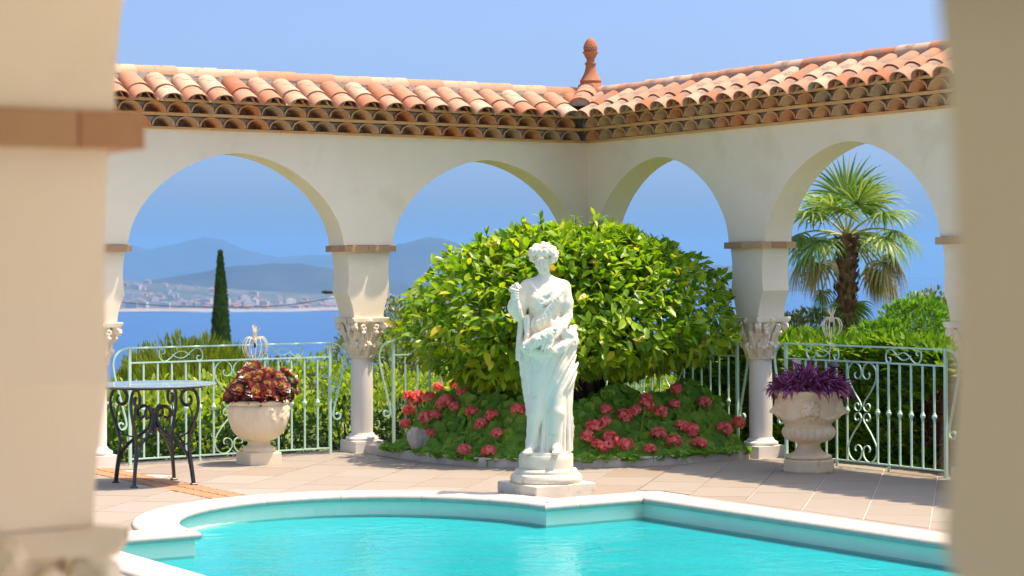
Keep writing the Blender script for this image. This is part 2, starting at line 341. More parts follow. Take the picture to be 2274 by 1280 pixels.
# ------------------------------------------------------------------ leaf clouds
def leaf_tpl(kind):
    if kind == 'leaf':      # pointed oval, folded along the rib, tip drooping; length 1 along x
        w = 0.24
        v = np.array([(0, 0, 0), (.3, w*.92, .05), (.3, 0, 0), (.3, -w*.92, .05), (.68, w*.78, .02), (.68, 0, -.04), (.68, -w*.78, .02), (1, 0, -.13)])
        f = [(0, 2, 1), (0, 3, 2), (1, 2, 5), (1, 5, 4), (2, 3, 6), (2, 6, 5), (4, 5, 7), (5, 6, 7)]
    elif kind == 'spray':   # narrow feathery spray
        v = np.array([(0, 0, 0), (.3, .10, .02), (.55, .03, 0), (.62, .15, .04), (1, 0, -.05), (.60, -.14, .03), (.5, -.03, 0), (.28, -.11, .02)])
        f = [(0, 2, 1), (1, 2, 3), (2, 4, 3), (0, 6, 2), (0, 7, 6), (6, 7, 5), (2, 6, 4), (6, 5, 4)]
    elif kind == 'needle':
        v = np.array([(0, .02, 0), (0, -.02, 0), (1, 0, -.03), (.55, .05, .0), (.55, -.05, .0)]); f = [(0, 1, 4), (0, 4, 3), (3, 4, 2)]
    elif kind == 'blade':   # long strap leaf
        v = np.array([(0, .05, 0), (0, -.05, 0), (.35, .10, .10), (.35, -.10, .10), (.35, 0, .05), (.7, .07, .03), (.7, -.07, .03), (.7, 0, -.02), (1, 0, -.22)])
        f = [(0, 1, 4), (0, 4, 2), (1, 3, 4), (2, 4, 7), (2, 7, 5), (4, 3, 6), (4, 6, 7), (5, 7, 8), (7, 6, 8)]
    elif kind == 'round':   # ruffled geranium leaf, normal +z, radius ~.5 about the origin
        v = [(0, 0, -.06)]; N = 12
        for i in range(N):
            a = 2*PI*i/N; r = .5*(1+.10*math.cos(i*PI)) * (0.55 if i == 0 else 1); v.append((r*math.cos(a), r*math.sin(a), .05+.05*math.cos(3*a)))
        v = np.array(v); f = [(0, 1+i, 1+(i+1) % N) for i in range(N)]
    elif kind == 'petal':
        v = np.array([(0, 0, 0), (.35, .3, .06), (.75, .34, .1), (1, .1, .06), (1, -.1, .06), (.75, -.34, .1), (.35, -.3, .06)]); f = [(0, 6, 5), (0, 5, 4), (0, 4, 3), (0, 3, 2), (0, 2, 1)]
    return v.astype(np.float32), np.array(f, np.int32)
def unit(a): return a/np.maximum(np.linalg.norm(a, axis=-1, keepdims=True), 1e-9)
def cloud(name, P, D, Nn, S, kind='leaf', wid=1.0, var=None):
    """P positions, D leaf axis directions, Nn rough normals, S sizes -> one mesh of leaves"""
    T, Fc = leaf_tpl(kind); P = np.asarray(P, np.float32); n = len(P)
    D = unit(np.asarray(D, np.float32)); Nn = np.asarray(Nn, np.float32)
    B = unit(np.cross(Nn, D)); N2 = np.cross(D, B); S = np.asarray(S, np.float32)
    V = P[:, None, :]+S[:, None, None]*(T[None, :, 0:1]*D[:, None, :]+wid*T[None, :, 1:2]*B[:, None, :]+T[None, :, 2:3]*N2[:, None, :])
    V = V.reshape(-1, 3); Q = (Fc[None]+(np.arange(n, dtype=np.int32)*len(T))[:, None, None]).reshape(-1, 3)
    m = bpy.data.meshes.new(name); m.vertices.add(len(V)); m.vertices.foreach_set('co', V.ravel())
    m.loops.add(Q.size); m.loops.foreach_set('vertex_index', Q.ravel()); m.polygons.add(len(Q))
    m.polygons.foreach_set('loop_start', np.arange(0, Q.size, 3, dtype=np.int32)); m.update(calc_edges=True)
    a = m.attributes.new('var', 'FLOAT', 'POINT'); vv = rng.random(n).astype(np.float32) if var is None else np.asarray(var, np.float32)
    a.data.foreach_set('value', np.repeat(vv, len(T)))
    m.polygons.foreach_set('use_smooth', [True]*len(m.polygons)); return m
def rsph(n): return unit(rng.normal(size=(n, 3)))
def vnoise(P, sc, seed=0.0): return np.array([mnoise.noise(Vector((float(p[0])*sc+seed, float(p[1])*sc, float(p[2])*sc))) for p in P])

# ================================================================== TERRACE FLOOR, POOL
def pool_path():
    """inner (water-side) edge of the pool, counter-clockwise seen from above; a roman end to the north"""
    pts = [(-2.51, -9.6), (-2.51, -4.25), (-3.28, -4.25)]
    for i in range(1, 32):
        a = PI*i/32; pts.append((-4.48+1.2*math.cos(a), -4.25+1.36*math.sin(a)))
    pts += [(-5.68, -4.25), (-6.37, -4.25), (-6.37, -9.6)]
    return pts
PP = pool_path()
def dense(pts, step=0.06):
    out = []
    for i in range(len(pts)):
        a = Vector(pts[i]); b = Vector(pts[(i+1) % len(pts)]); n = max(1, int((b-a).length/step))
        for k in range(n): out.append(tuple(a+(b-a)*k/n))
    return out
def offset_path(pts, d):
    out = []; N = len(pts)
    for i in range(N):
        p = Vector(pts[i]); a = (p-Vector(pts[i-1])); b = (Vector(pts[(i+1) % N])-p)
        a.normalize(); b.normalize(); na = Vector((a.y, -a.x)); nb = Vector((b.y, -b.x)); m = (na+nb)
        m = m/max(1+na.dot(nb), 0.4); out.append(tuple(p+m*d))
    return out
PO = offset_path(PP, 0.13)
def inside(p, poly):
    x, y = p; c = False; j = len(poly)-1
    for i in range(len(poly)):
        xi, yi = poly[i]; xj, yj = poly[j]
        if (yi > y) != (yj > y) and x < (xj-xi)*(y-yi)/(yj-yi)+xi: c = not c
        j = i
    return c
def clip_half(poly, p0, n):
    out = []
    for i in range(len(poly)):
        a = Vector(poly[i]); b = Vector(poly[(i+1) % len(poly)]); da = (a-p0).dot(n); db = (b-p0).dot(n)
        if da >= 0: out.append(a)
        if (da >= 0) != (db >= 0): out.append(a+(b-a)*(da/(da-db)))
    return [tuple(q) for q in out]
def nearest(p, path):
    best = None; p = Vector(p)
    for i in range(len(path)):
        a = Vector(path[i]); b = Vector(path[(i+1) % len(path)]); ab = b-a; t = max(0, min(1, (p-a).dot(ab)/max(ab.length_squared, 1e-9)))
        q = a+ab*t; d = (p-q).length
        if best is None or d < best[0]:
            t_ = ab.normalized(); best = (d, q, Vector((t_.y, -t_.x)))
    return best

TX0, TX1, TY0, TY1 = -14.0, 0.40, -18.5, 0.40
outer = [(TX0, TY0), (TX1, TY0), (TX1, TY1), (TX0, TY1)]
POI = offset_path(PP, 0.05)
tris = tessellate_polygon([[Vector((x, y, 0)) for x, y in outer], [Vector((x, y, 0)) for x, y in POI]])
fv = [(x, y, -0.006) for x, y in outer+POI]
floor_ = tag(obj('terrace_floor', mesh('terrace_floor', fv, tris), GROUT), kind='structure')
mb = MB()
for a, b in (((TX0, TY1), (TX1, TY1)), ((TX1, TY1), (TX1, TY0))):
    mb.add([(a[0], a[1], -0.006), (b[0], b[1], -0.006), (b[0], b[1], -0.6), (a[0], a[1], -0.6)], [(0, 1, 2, 3)])
mb.build('terrace_edge', GROUT, floor_)
def slab(poly, z, name='slab', mat=SLAB):
    if len(poly) < 3: return
    c = Vector((0, 0))
    for p in poly: c += Vector(p)
    c /= len(poly); ar = 0
    for i in range(len(poly)):
        a = poly[i]; b = poly[(i+1) % len(poly)]; ar += a[0]*b[1]-a[1]*b[0]
    if abs(ar)/2 < 0.006: return
    if ar < 0: poly = poly[::-1]
    # local axes turned with the slab so that the grain runs along it
    ca, sa = math.cos(R(45)), math.sin(R(45)); L = [((p[0]-c.x)*ca+(p[1]-c.y)*sa, -(p[0]-c.x)*sa+(p[1]-c.y)*ca) for p in poly]
    n = len(L); v = [(x, y, -0.004) for x, y in L]+[(x*0.992, y*0.992, 0.0) for x, y in L]
    f = [tuple(range(n, 2*n))]+[(i, (i+1) % n, n+(i+1) % n, n+i) for i in range(n)]
    obj(name, mesh(name, v, f), mat, floor_, (c.x, c.y, z), (0, 0, R(45)))
g = 0.0035; SL = 0.6; SW = 0.4; q2 = math.sqrt(0.5)
for iq in range(-14, 28):
    qc = 0.1+iq*SW
    for isx in range(-24, 4):
        sc_ = isx*SL+(0.3 if iq % 2 else 0.0)
        cx_, cy_ = (sc_+qc)*q2, (sc_-qc)*q2
        if not (-8.6 < cx_ < 0.6 and -8.2 < cy_ < 0.6): continue
        poly = []
        for ds, dq in ((-1, -1), (1, -1), (1, 1), (-1, 1)):
            s_, q_ = sc_+ds*(SL/2-g), qc+dq*(SW/2-g); poly.append(((s_+q_)*q2, (s_-q_)*q2))
        poly = clip_half(poly, Vector((TX1-0.01, 0)), Vector((-1, 0))); 
        if poly: poly = clip_half(poly, Vector((0, TY1-0.01)), Vector((0, -1)))
        if poly and cy_ < -4.1 and cx_ > -4: poly = clip_half(poly, Vector((-2.07, 0)), Vector((1, 0)))
        if poly and -4.95 < cx_ < -4.35 and cy_ > -2.9:      # leave room for the terracotta band
            poly = clip_half(poly, Vector((-4.815, 0)), Vector((-1, 0))) if cx_ < -4.665 else clip_half(poly, Vector((-4.515, 0)), Vector((1, 0)))
        for _ in range(3):
            if not poly: break
            ins = [p for p in poly if inside(p, PO)]
            if not ins: break
            w = max(ins, key=lambda p: nearest(p, PO)[0]); d, q, nn = nearest(w, PO); poly = clip_half(poly, q, nn)
        if poly and not inside((sum(p[0] for p in poly)/len(poly), sum(p[1] for p in poly)/len(poly)), PO):
            slab(poly, random.uniform(-0.0012, 0.0008))
for k in range(9):
    y = -4.2-k*0.55; slab([(-2.30, y-0.545), (-2.075, y-0.545), (-2.075, y), (-2.30, y)], 0.0)
hexm = None
for r_ in range(21):                                     # band of interlocking terracotta tiles from the column to the pool
    for c_ in range(2):
        y = 0.25-r_*0.136-(0.068 if c_ else 0); x = -4.738+c_*0.146
        if hexm is None:
            a, b, e = 0.076, 0.086, 0.058
            P6 = [(-a, -e), (-a*0.72, 0), (-a, e), (0, b*0.82), (a, e), (a*0.72, 0), (a, -e), (0, -b*0.82)]
            hexm = mesh('floor_tile', [(x_, y_, -0.004) for x_, y_ in P6]+[(x_*.98, y_*.98, 0.001) for x_, y_ in P6],
                        [(15, 14, 13, 12, 11, 10, 9, 8)]+[(i, 8+i, 8+(i+1) % 8, (i+1) % 8) for i in range(8)])
        obj('floor_tile', hexm, BANDT, floor_, (x, y, 0))

basin = MB(); W0 = offset_path(PP, 0.012); n = len(W0)
basin.add([(x, y, -0.010) for x, y in W0]+[(x, y, -0.16) for x, y in W0], [((i+1) % n, i, n+i, n+(i+1) % n) for i in range(n)])

basin_o = tag(basin.build('pool_basin', LINER), kind='structure')
POOLF = pmat('pool_floor', (0.12, 0.40, 0.42), (0.20, 0.50, 0.51), 0.7, 0.5, 0)
obj('pool_floor', mesh('pool_floor', [(x, y, -0.132) for x, y in W0], [tuple(range(n))]), POOLF, basin_o)
def water_mat():
    m, nn, l, b = nmat('pool_water')
    t1 = tex(nn, l, 7.0, 3, 'Object', 0.55, (1, 1, 1)); t2 = tex(nn, l, 2.2, 2, 'Object', 0.5)
    ad = nn.new('ShaderNodeMath'); ad.operation = 'MULTIPLY_ADD'; l.new(t2.outputs[0], ad.inputs[0]); ad.inputs[1].default_value = 1.6; l.new(t1.outputs[0], ad.inputs[2])
    bp = nn.new('ShaderNodeBump'); bp.inputs['Strength'].default_value = 0.32; bp.inputs['Distance'].default_value = 0.035; l.new(ad.outputs[0], bp.inputs['Height'])
    fr = nn.new('ShaderNodeFresnel'); fr.inputs[0].default_value = 1.33; l.new(bp.outputs[0], fr.inputs[1])
    gl = nn.new('ShaderNodeBsdfGlossy'); gl.inputs['Roughness'].default_value = 0.03; l.new(bp.outputs[0], gl.inputs['Normal'])
    tr = nn.new('ShaderNodeBsdfTransparent'); tr.inputs[0].default_value = (0.30, 0.88, 0.94, 1)
    fm = nn.new('ShaderNodeMath'); fm.operation = 'MULTIPLY'; fm.inputs[1].default_value = 0.75; l.new(fr.outputs[0], fm.inputs[0])
    mx = nn.new('ShaderNodeMixShader'); l.new(fm.outputs[0], mx.inputs[0]); l.new(tr.outputs[0], mx.inputs[1]); l.new(gl.outputs[0], mx.inputs[2])
    l.new(mx.outputs[0], nn['Material Output'].inputs[0]); return m
W1 = offset_path(PP, 0.008)
tag(obj('pool_water', mesh('pool_water', [(x, y, -0.115) for x, y in W1], [tuple(range(n))]), water_mat()), kind='structure')
# coping stones along the edge, each its own piece
DP = dense(PP, 0.05); ND = len(DP); CPROF = [(0.012, -0.030), (-0.010, -0.026), (-0.020, -0.008), (-0.017, 0.008), (-0.002, 0.019), (0.04, 0.024), (0.245, 0.022), (0.262, 0.012), (0.265, -0.005)]
LV = [offset_path(DP, o) for o, _ in CPROF]
seg = []; acc = 0; start = 0
corners = {min(range(ND), key=lambda i: (DP[i][0]-p[0])**2+(DP[i][1]-p[1])**2) for p in (PP[0], PP[1], PP[2], PP[34], PP[35], PP[36])}
for i in range(ND+1):
    j = i % ND
    if i > start and (acc > 0.5 or j in corners or i == ND): seg.append((start, i)); start = i; acc = 0
    acc += (Vector(DP[j])-Vector(DP[(j+1) % ND])).length
for a, b in seg:
    v = []; f = []; K = len(CPROF); rows = list(range(a, b+1)); o = Vector((*DP[a], 0))
    for ri, i in enumerate(rows):
        j = i % ND; sh = 0.0015*(1 if ri == 0 else -1 if ri == len(rows)-1 else 0); t = (Vector(DP[(j+1) % ND])-Vector(DP[j])).normalized()
        for k in range(K): v.append((LV[k][j][0]-o.x+t.x*sh, LV[k][j][1]-o.y+t.y*sh, CPROF[k][1]))
    m_ = len(rows)
    for r_ in range(m_-1):
        for k in range(K-1): f.append((r_*K+k, r_*K+k+1, (r_+1)*K+k+1, (r_+1)*K+k))
    f += [tuple(range(K-1, -1, -1)), tuple(range((m_-1)*K, m_*K))]
    f = [q[::-1] for q in f]
    obj('coping_stone', autosmooth(mesh('coping_stone', v, f), 50), COPE, basin_o, o)

# ================================================================== ARCADES
T = 0.2675; WT = 2.6505; IT, IB, KK, CT = 1.7332, 1.6813, 1.3427, 1.132
WN, WL, WB, WK, EE = 0.4104, 0.4668, 0.278, 0.4013, 0.041
def neck_w(z):
    if z < KK: t = max(0, (z-CT)/(KK-CT)); return WB+(WK-WB)*t**1.7
    t = (z-KK)/(IB-KK); return WK+(WN-WK)*t-0.030*math.sin(PI*t)
NZ = [CT+(KK-CT)*i/8 for i in range(9)]+[KK+(IB-KK)*i/8 for i in range(1, 9)]+[IT+0.004]
def neck_mesh(square=False):
    v = []; f = []
    for z in NZ:
        w = neck_w(min(z, IB))/2; d = (w if square else T/2)
        v += [(-w, -d, z), (w, -d, z), (w, d, z), (-w, d, z)]
    for i in range(len(NZ)-1):
        for k in range(4): f.append((i*4+k, i*4+(k+1) % 4, i*4+4+(k+1) % 4, i*4+4+k))
    m = mesh('pier', v, f); return autosmooth(m, 12)
NECK = neck_mesh(); NECKSQ = neck_mesh(True)
def capital_mesh():
    h = 0.0055; s = Sculpt((-0.24, -0.24, 0.765), (0.24, 0.24, 1.14), h)
    z0, z1 = 0.789, 1.132
    s.add(lambda X, Y, Z: (np.maximum(np.sqrt(X*X+Y*Y)-(0.098+0.045*np.clip((Z-z0)/0.28, 0, 1)**2.2), np.abs(Z-0.942)-0.153)), (-.2, -.2, z0), (.2, .2, 1.09))
    s.add(lambda X, Y, Z: np.maximum(np.sqrt(X*X+Y*Y)-0.112, np.abs(Z-0.800)-0.011), (-.12, -.12, .78), (.12, .12, .82), 0.008)
    def abacus(X, Y, Z):
        fl = 0.020*np.clip((1.132-Z)/0.045, 0, 1)
        d = np.maximum(np.maximum(np.abs(X), np.abs(Y))-(0.184-fl), np.abs(Z-1.109)-0.0215)
        for sx, sy in ((1, 0), (-1, 0), (0, 1), (0, -1)): d = np.maximum(d, 0.52-np.sqrt((X-sx*0.665)**2+(Y-sy*0.665)**2))
        return d
    s.add(abacus, (-.19, -.19, 1.08), (.19, .19, 1.14))
    for tier, (zt, zb, r0, rt, nn, ph, wd) in enumerate(((0.915, 0.815, 0.108, 0.142, 8, 0.0, 0.036), (1.015, 0.88, 0.115, 0.158, 8, PI/8, 0.033))):
        for i in range(nn):
            a = 2*PI*i/nn+ph; ca, sa = math.cos(a), math.sin(a)
            P = lambda r, z, o=0.0: (ca*r-sa*o, sa*r+ca*o, z)
            s.chain([P(r0, zb), P(r0+0.012, (zb+zt)/2), P(rt-0.008, zt), P(rt+0.008, zt-0.014), P(rt+0.002, zt-0.030)], [0.016, 0.017, 0.016, 0.016, 0.011], 0.01)
            for o in (-1, 1):
                s.chain([P(r0, zb+0.01, o*0.010), P(r0+0.004, zb+0.05, o*wd*0.75), P(r0+0.018, zt-0.035, o*wd)], [0.010, 0.011, 0.010], 0.006)
                s.ell(P(r0+0.020, zt-0.022, o*wd*0.8), (0.012, 0.012, 0.014), 0.006)
    for i in range(4):
        a = PI/4+i*PI/2; ca, sa = math.cos(a), math.sin(a)
        for o in (-1, 1):
            P = lambda r, z: (ca*r-sa*o*0.012, sa*r+ca*o*0.012, z)
            pts = [P(0.12, 0.95)]+[P(0.195+0.032*math.cos(t)*(1-0.11*k), 1.050+0.032*math.sin(t)*(1-0.11*k)) for k, t in enumerate(np.linspace(2.4, -3.4, 8))]
            s.chain(pts, [0.013]*len(pts), 0.004)
        a = i*PI/2; ca, sa = math.cos(a), math.sin(a)
        for o in (-1, 1):
            P = lambda r, q, z: (ca*r-sa*q*o, sa*r+ca*q*o, z)
            pts = [P(0.135, 0.03, 0.96)]+[P(0.150, 0.062+0.024*math.cos(t)*(1-0.1*k), 1.052+0.024*math.sin(t)*(1-0.1*k)) for k, t in enumerate(np.linspace(-2.6, 3.2, 7))]
            s.chain(pts, [0.010]*len(pts), 0.004)
        for k in range(6):
            t = k*PI/3; s.ell((ca*0.158-sa*0.016*math.cos(t), sa*0.158+ca*0.016*math.cos(t), 1.098+0.016*math.sin(t)), (0.011, 0.011, 0.011), 0.004)
        s.ell((ca*0.166, sa*0.166, 1.098), (0.010, 0.010, 0.010), 0.003)
    return s.mesh('capital')
CAPM = capital_mesh()
mb = MB(); mb.lathe([(0.092, 0.150), (0.0945, 0.3), (0.0945, 0.5), (0.091, 0.790)], 32); SHAFTM = autosmooth(mb.mesh('column'), 60)
mb = MB(); mb.lathe([(0.10, 0.096), (0.128, 0.097), (0.139, 0.107), (0.139, 0.119), (0.128, 0.128), (0.114, 0.131), (0.112, 0.140), (0.104, 0.145), (0.101, 0.156), (0.09, 0.158)], 40); BASEM = autosmooth(mb.mesh('column_base'), 35)
mb = MB(); mb.box((-0.1375, -0.1375, -0.004), (0.1375, 0.1375, 0.097), 0.004); PLINM = mb.mesh('plinth')
BRK = {}
def brick(lx, ly):
    k = (round(lx, 3), round(ly, 3))
    if k not in BRK:
        b = MB(); b.box((-lx/2, -ly/2, IB), (lx/2, ly/2, IT), 0.003); BRK[k] = b.mesh('brick')
    return BRK[k]
def make_pier(root, s, square=False):
    p = obj('pier', NECKSQ if square else NECK, STUCCO, root, (s, T/2, 0))
    col = obj('column', SHAFTM, WHITEST, root, (s, T/2, 0))
    obj('capital', CAPM, CAPST, col); obj('column_base', BASEM, WHITEST, col); obj('plinth', PLINM, WHITEST, col)
    hx = WN/2+EE; hy = (WN/2 if square else T/2)+EE; gp = 0.003; d = 0.10
    for sy in (-1, 1):
        for lx, cx_ in ((hx*0.9, -hx+hx*0.45), (hx*1.1, hx-hx*0.55)): obj('brick', brick(lx-gp, d), IMPOST, p, (cx_, sy*(hy-d/2), 0))
    for sx in (-1, 1):
        ly = 2*(hy-d)-gp; obj('brick', brick(d, ly), IMPOST, p, (sx*(hx-d/2), 0, 0))
def wall_mesh(s0, s1, bays, ztop=2.66, endcap=(True, True)):
    """bays: (centre, half span) of each arch; wall above the imposts"""
    xs = [(s0, IT)]; AR = 0.742
    for c, hs in sorted(bays):
        for i in range(49):
            t = PI*i/48; cc, ss = math.cos(PI-t), math.sin(t); e = 2/1.77
            xs.append((c+hs*math.copysign(abs(cc)**e, cc), IT+AR*abs(ss)**e))
    xs.append((s1, IT)); n = len(xs); v = []
    for x, z in xs: v += [(x, 0, z), (x, 0, ztop), (x, T, z), (x, T, ztop)]
    f = []
    for i in range(n-1):
        a, b = i*4, i*4+4
        f += [(a, b, b+1, a+1), (b+2, a+2, a+3, b+3), (a+2, b+2, b, a), (a+1, b+1, b+3, a+3)]
    if endcap[0]: f.append((0, 1, 3, 2))
    if endcap[1]: k = (n-1)*4; f.append((k, k+2, k+3, k+1))
    m = mesh('wall', v, f); return autosmooth(m, 30)

def barrel(r0, r1, L, th=0.011, n=9, h=1.0, name='roof_tile'):
    """half-round tile, axis +y from the wide lower end, convex up"""
    v = []
    for y, r in ((0, r0), (L, r1)):
        for rr in (r, r-th):
            for k in range(n+1):
                a = PI*k/n; v.append((rr*math.cos(a), y, rr*math.sin(a)*h))
    m_ = n+1; f = []
    for k in range(n):
        f += [(k, k+1, 2*m_+k+1, 2*m_+k), (m_+k+1, m_+k, 3*m_+k, 3*m_+k+1), (k+1, k, m_+k, m_+k+1), (2*m_+k, 2*m_+k+1, 3*m_+k+1, 3*m_+k)]
    f += [(0, 2*m_, 3*m_, m_), (n, m_+n, 3*m_+n, 2*m_+n)]
    return autosmooth(mesh(name, v, f), 40)
COVER_LO = barrel(0.100, 0.090, 0.20, h=0.74); COVER_UP = barrel(0.100, 0.086, 0.25, h=0.74); PAN = barrel(0.085, 0.075, 0.36, h=0.6, name='pan_tile')
GEN = barrel(0.100, 0.090, 0.22, 0.012, 9, 0.80, 'cornice_tile'); RIDGE = barrel(0.088, 0.078, 0.40, 0.012, 10, 0.95, 'ridge_tile')
ZT0, ZR1, ZT1, ZR2, ZT2, ZTOP = 2.6505, 2.669, 2.749, 2.773, 2.853, 2.875
def trim_brick(L, dep, hgt):
    k = ('t', round(L, 3), round(dep, 3), round(hgt, 3))
    if k not in BRK:
        b = MB(); b.box((-L/2+.0012, -dep/2, 0), (L/2-.0012, dep/2, hgt)); BRK[k] = b.mesh('cornice_brick')
    return BRK[k]
def make_roof(root, s0, s1, sign, outer=0.44):
    """roof over a wall from s0 to s1 (local x); the corner lies at the s0 end when sign=+1, at the s1 end when sign=-1; 0: no corner"""
    core = MB()
    def rng_s(y):
        a, b = s0, s1
        if sign > 0: a = -y
        if sign < 0: b = y
        return a, b
    def strip(prof):                               # sweep a closed profile (y,z) along s, mitred at the corner
        n_ = len(prof); v = []
        for e in (0, 1):
            for y, z in prof: v.append((rng_s(y)[e], y, z))
        f = [(i, (i+1) % n_, n_+(i+1) % n_, n_+i) for i in range(n_)]; f = [q[::-1] for q in f]
        f += [tuple(range(n_)), tuple(range(2*n_-1, n_-1, -1))]
        core.add(v, f)
    strip([(0.095, ZR1-0.001), (0.16, ZR1-0.001), (0.16, ZT1+0.001), (0.095, ZT1+0.001)])
    strip([(0.01, ZR2-0.001), (0.10, ZR2-0.001), (0.10, ZT2+0.001), (0.01, ZT2+0.001)])
    strip([(-0.16, ZTOP-0.002), (outer, ZTOP-0.002-(outer-0.44)*0.3), (outer-0.02, ZTOP+0.03-(outer-0.44)*0.3), (0.22, 3.02), (0.215, 3.098), (0.053, 3.098), (0.05, 3.02), (-0.16, ZTOP+0.02)])
    rf = core.build('roof', MORTAR, root)
    # flat brick courses
    for yp, z, hg in ((-0.03, ZT0, ZR1-ZT0), (-0.125, ZT1, ZR2-ZT1), (-0.215, ZT2, ZTOP-ZT2)):
        a, b = rng_s(yp); L = b-a; n_ = max(1, round(L/0.30)); d = 0.16
        for k in range(n_):
            obj('cornice_brick', trim_brick(L/n_, d, hg), TRIM, rf, (a+(k+0.5)*L/n_, yp+d/2, z))
    for yp, z, ph in ((-0.118, ZR1, 0.04), (-0.205, ZR2, 0.12)):
        a, b = rng_s(yp); n_ = int((b-a-0.06)/0.203); fill = MB()
        for k in range(n_):
            s = (b-0.125-k*0.203-ph*0.3) if sign < 0 else (a+0.125+k*0.203+ph*0.3)
            if k < n_-1:                              # mortar in the spandrel to the next tile
                dd = -0.203 if sign < 0 else 0.203; c1, c2 = (s, s+dd) if dd > 0 else (s+dd, s)
                pl = [(c1+0.094*math.sin(t), 0.075*math.cos(t)) for t in (0.1, 0.45, 0.8, 1.15, 1.5)]+[(c2-0.094*math.sin(t), 0.075*math.cos(t)) for t in (1.5, 1.15, 0.8, 0.45, 0.1)]
                yy = yp+0.035+random.uniform(0, .012); n2 = len(pl)
                fill.add([(x, yy, z+zz) for x, zz in pl]+[(x, yy+0.05, z+zz) for x, zz in pl], [tuple(range(n2))]+[((i+1) % n2, i, n2+i, n2+(i+1) % n2) for i in range(n2)])
            obj('cornice_tile', GEN, CORN, rf, (s, yp, z), (random.uniform(-.02, .02), 0, random.uniform(-.03, .03)))
        fill.build('mortar_fill', MORTAR, rf)
    al = R(26); y0, zc = -0.295, 2.846
    a, b = rng_s(-0.27); n_ = int((b-a)/0.221)
    for k in range(-1, n_):
        s = (b-0.085-k*0.221) if sign < 0 else (a+0.085+k*0.221)
        up = math.cos(al); uz = math.sin(al)
        if k >= 0:
            obj('roof_tile', COVER_LO, TILE, rf, (s+random.uniform(-.004, .004), y0, zc), (al+0.03, 0, random.uniform(-.025, .025)))
        yo = 0.155 if k >= 0 else 0.22
        obj('roof_tile', COVER_UP, TILE, rf, (s+random.uniform(-.004, .004), y0+yo*up, zc+0.013+yo*uz), (al+0.035, 0, random.uniform(-.025, .025)))
        if k >= 0:
            sp = s-0.1105*(1 if sign >= 0 else -1)
            if k > 0: obj('pan_tile', PAN, TILE, rf, (sp, y0+0.012, zc+0.052), (-al, PI, 0))
    a, b = (s0, s1-0.0) if sign <= 0 else (s0, s1)
    if sign > 0: a = -0.02
    if sign < 0: b = 0.02
    n_ = int((b-a)/0.352)
    for k in range(n_):
        if sign < 0: s = b-0.06-k*0.352; rz = PI/2
        else: s = a+0.06+k*0.352; rz = -PI/2
        obj('ridge_tile', RIDGE, TILE, rf, (s, 0.134, 3.082+random.uniform(-.003, .003)), (0.0, 0, rz))
    return rf
arcL = thing('arcade', 'cream arcade wall whose open arches frame the bay and the slender cypress', 'arcade', (0, 0, 0), 0, None)
XA, XB, XZ = -4.5989, -2.2299, -6.968
obj('wall', wall_mesh(-8.2, T-0.001, [((XZ+XA)/2, 0.951), ((XA+XB)/2, 0.951), (-1.042, 0.954)], endcap=(True, True)), STUCCO, arcL)
for s in (XZ, XA, XB): make_pier(arcL, s)
make_pier(arcL, T/2, True)
make_roof(arcL, -8.2, 0, -1)
arcR = thing('arcade', 'cream arcade wall whose open arch frames the fan palm', 'arcade', (0, 0, 0), -PI/2)
YD, YE, YF = 2.2465, 4.6615, 7.05
obj('wall', wall_mesh(0.002, 8.3, [(1.059, 0.954), ((YD+YE)/2, 0.974), ((YE+YF)/2, 0.960)], endcap=(False, True)), STUCCO, arcR)
for s in (YD, YE, YF): make_pier(arcR, s)
make_roof(arcR, 0, 8.3, 1, 0.82)  # outer eave widened out of view to shade the floor by this wall
arcW = thing('arcade', 'shaded arcade wall close by with red brick impost bands on its piers', 'arcade', (-9.472, 0, 0), PI/2)
PW = [-9.90, -12.27, -14.635, -17.01]
obj('wall', wall_mesh(-18.0, -8.9, [((PW[i]+PW[i+1])/2, 0.952) for i in range(3)]), STUCCO, arcW)
for s in PW: make_pier(arcW, s)
make_roof(arcW, -18.0, -8.9, 0)

b = MB(); b.box((-18.0, -1.25, 2.60), (-8.9, -0.01, 2.647)); b.build('roof_overhang', STUCCO, arcW)  # unseen slab added to keep the sun off the near left pier
b = MB(); b.box((-0.035, -0.035, ZR1+0.002), (0.20, 0.20, ZT1+0.02)); b.box((-0.11, -0.11, ZR2+0.001), (0.20, 0.20, ZT2+0.01)); b.build('corner_mortar', MORTAR, arcL)
b = MB(); b.box((-18.0, T+0.002, 2.56), (-8.9, 4.6, 2.647)); b.build('sky_block_slab', STUCCO, arcW)  # unseen slab added to cut sky light and darken the near piers
# valley tiles and the pine-cone finial over the corner
rfL = [c for c in arcL.children if c.name.startswith('roof')][0]
for k, (d, z, l) in enumerate(((-0.235, 2.955, 0), (-0.085, 3.035, 1))):
    o = obj('valley_tile', COVER_UP, TILE, rfL, (d, d, z), (R(27), 0, -PI/4), (1.05, 0.66 if k == 0 else 0.85, 1.2))
mb = MB()
plug = [(0.093*math.cos(PI*i/12), 0, 0.093*math.sin(PI*i/12)) for i in range(13)]
mb.add(plug+[(x, 0.05, z) for x, y, z in plug], [tuple(range(13)), tuple(range(25, 12, -1))]+[(i+1, i, 13+i, 14+i) for i in range(12)])
mb.build('mortar_plug', PLUGM, rfL, loc=(-0.226, -0.226, 2.962), rot=(R(8), 0, -PI/4))
mb2 = MB(); mb2.add(plug+[(x, 0.05, z) for x, y, z in plug], mb.f); mb2.build('mortar_plug', PLUGM, rfL, loc=(0.005, -0.01, 3.075), rot=(R(8), 0, -PI/4))
fin = thing('roof_finial', 'terracotta pine cone finial standing on the roof corner', 'finial', (0.075, 0.045, 3.06))
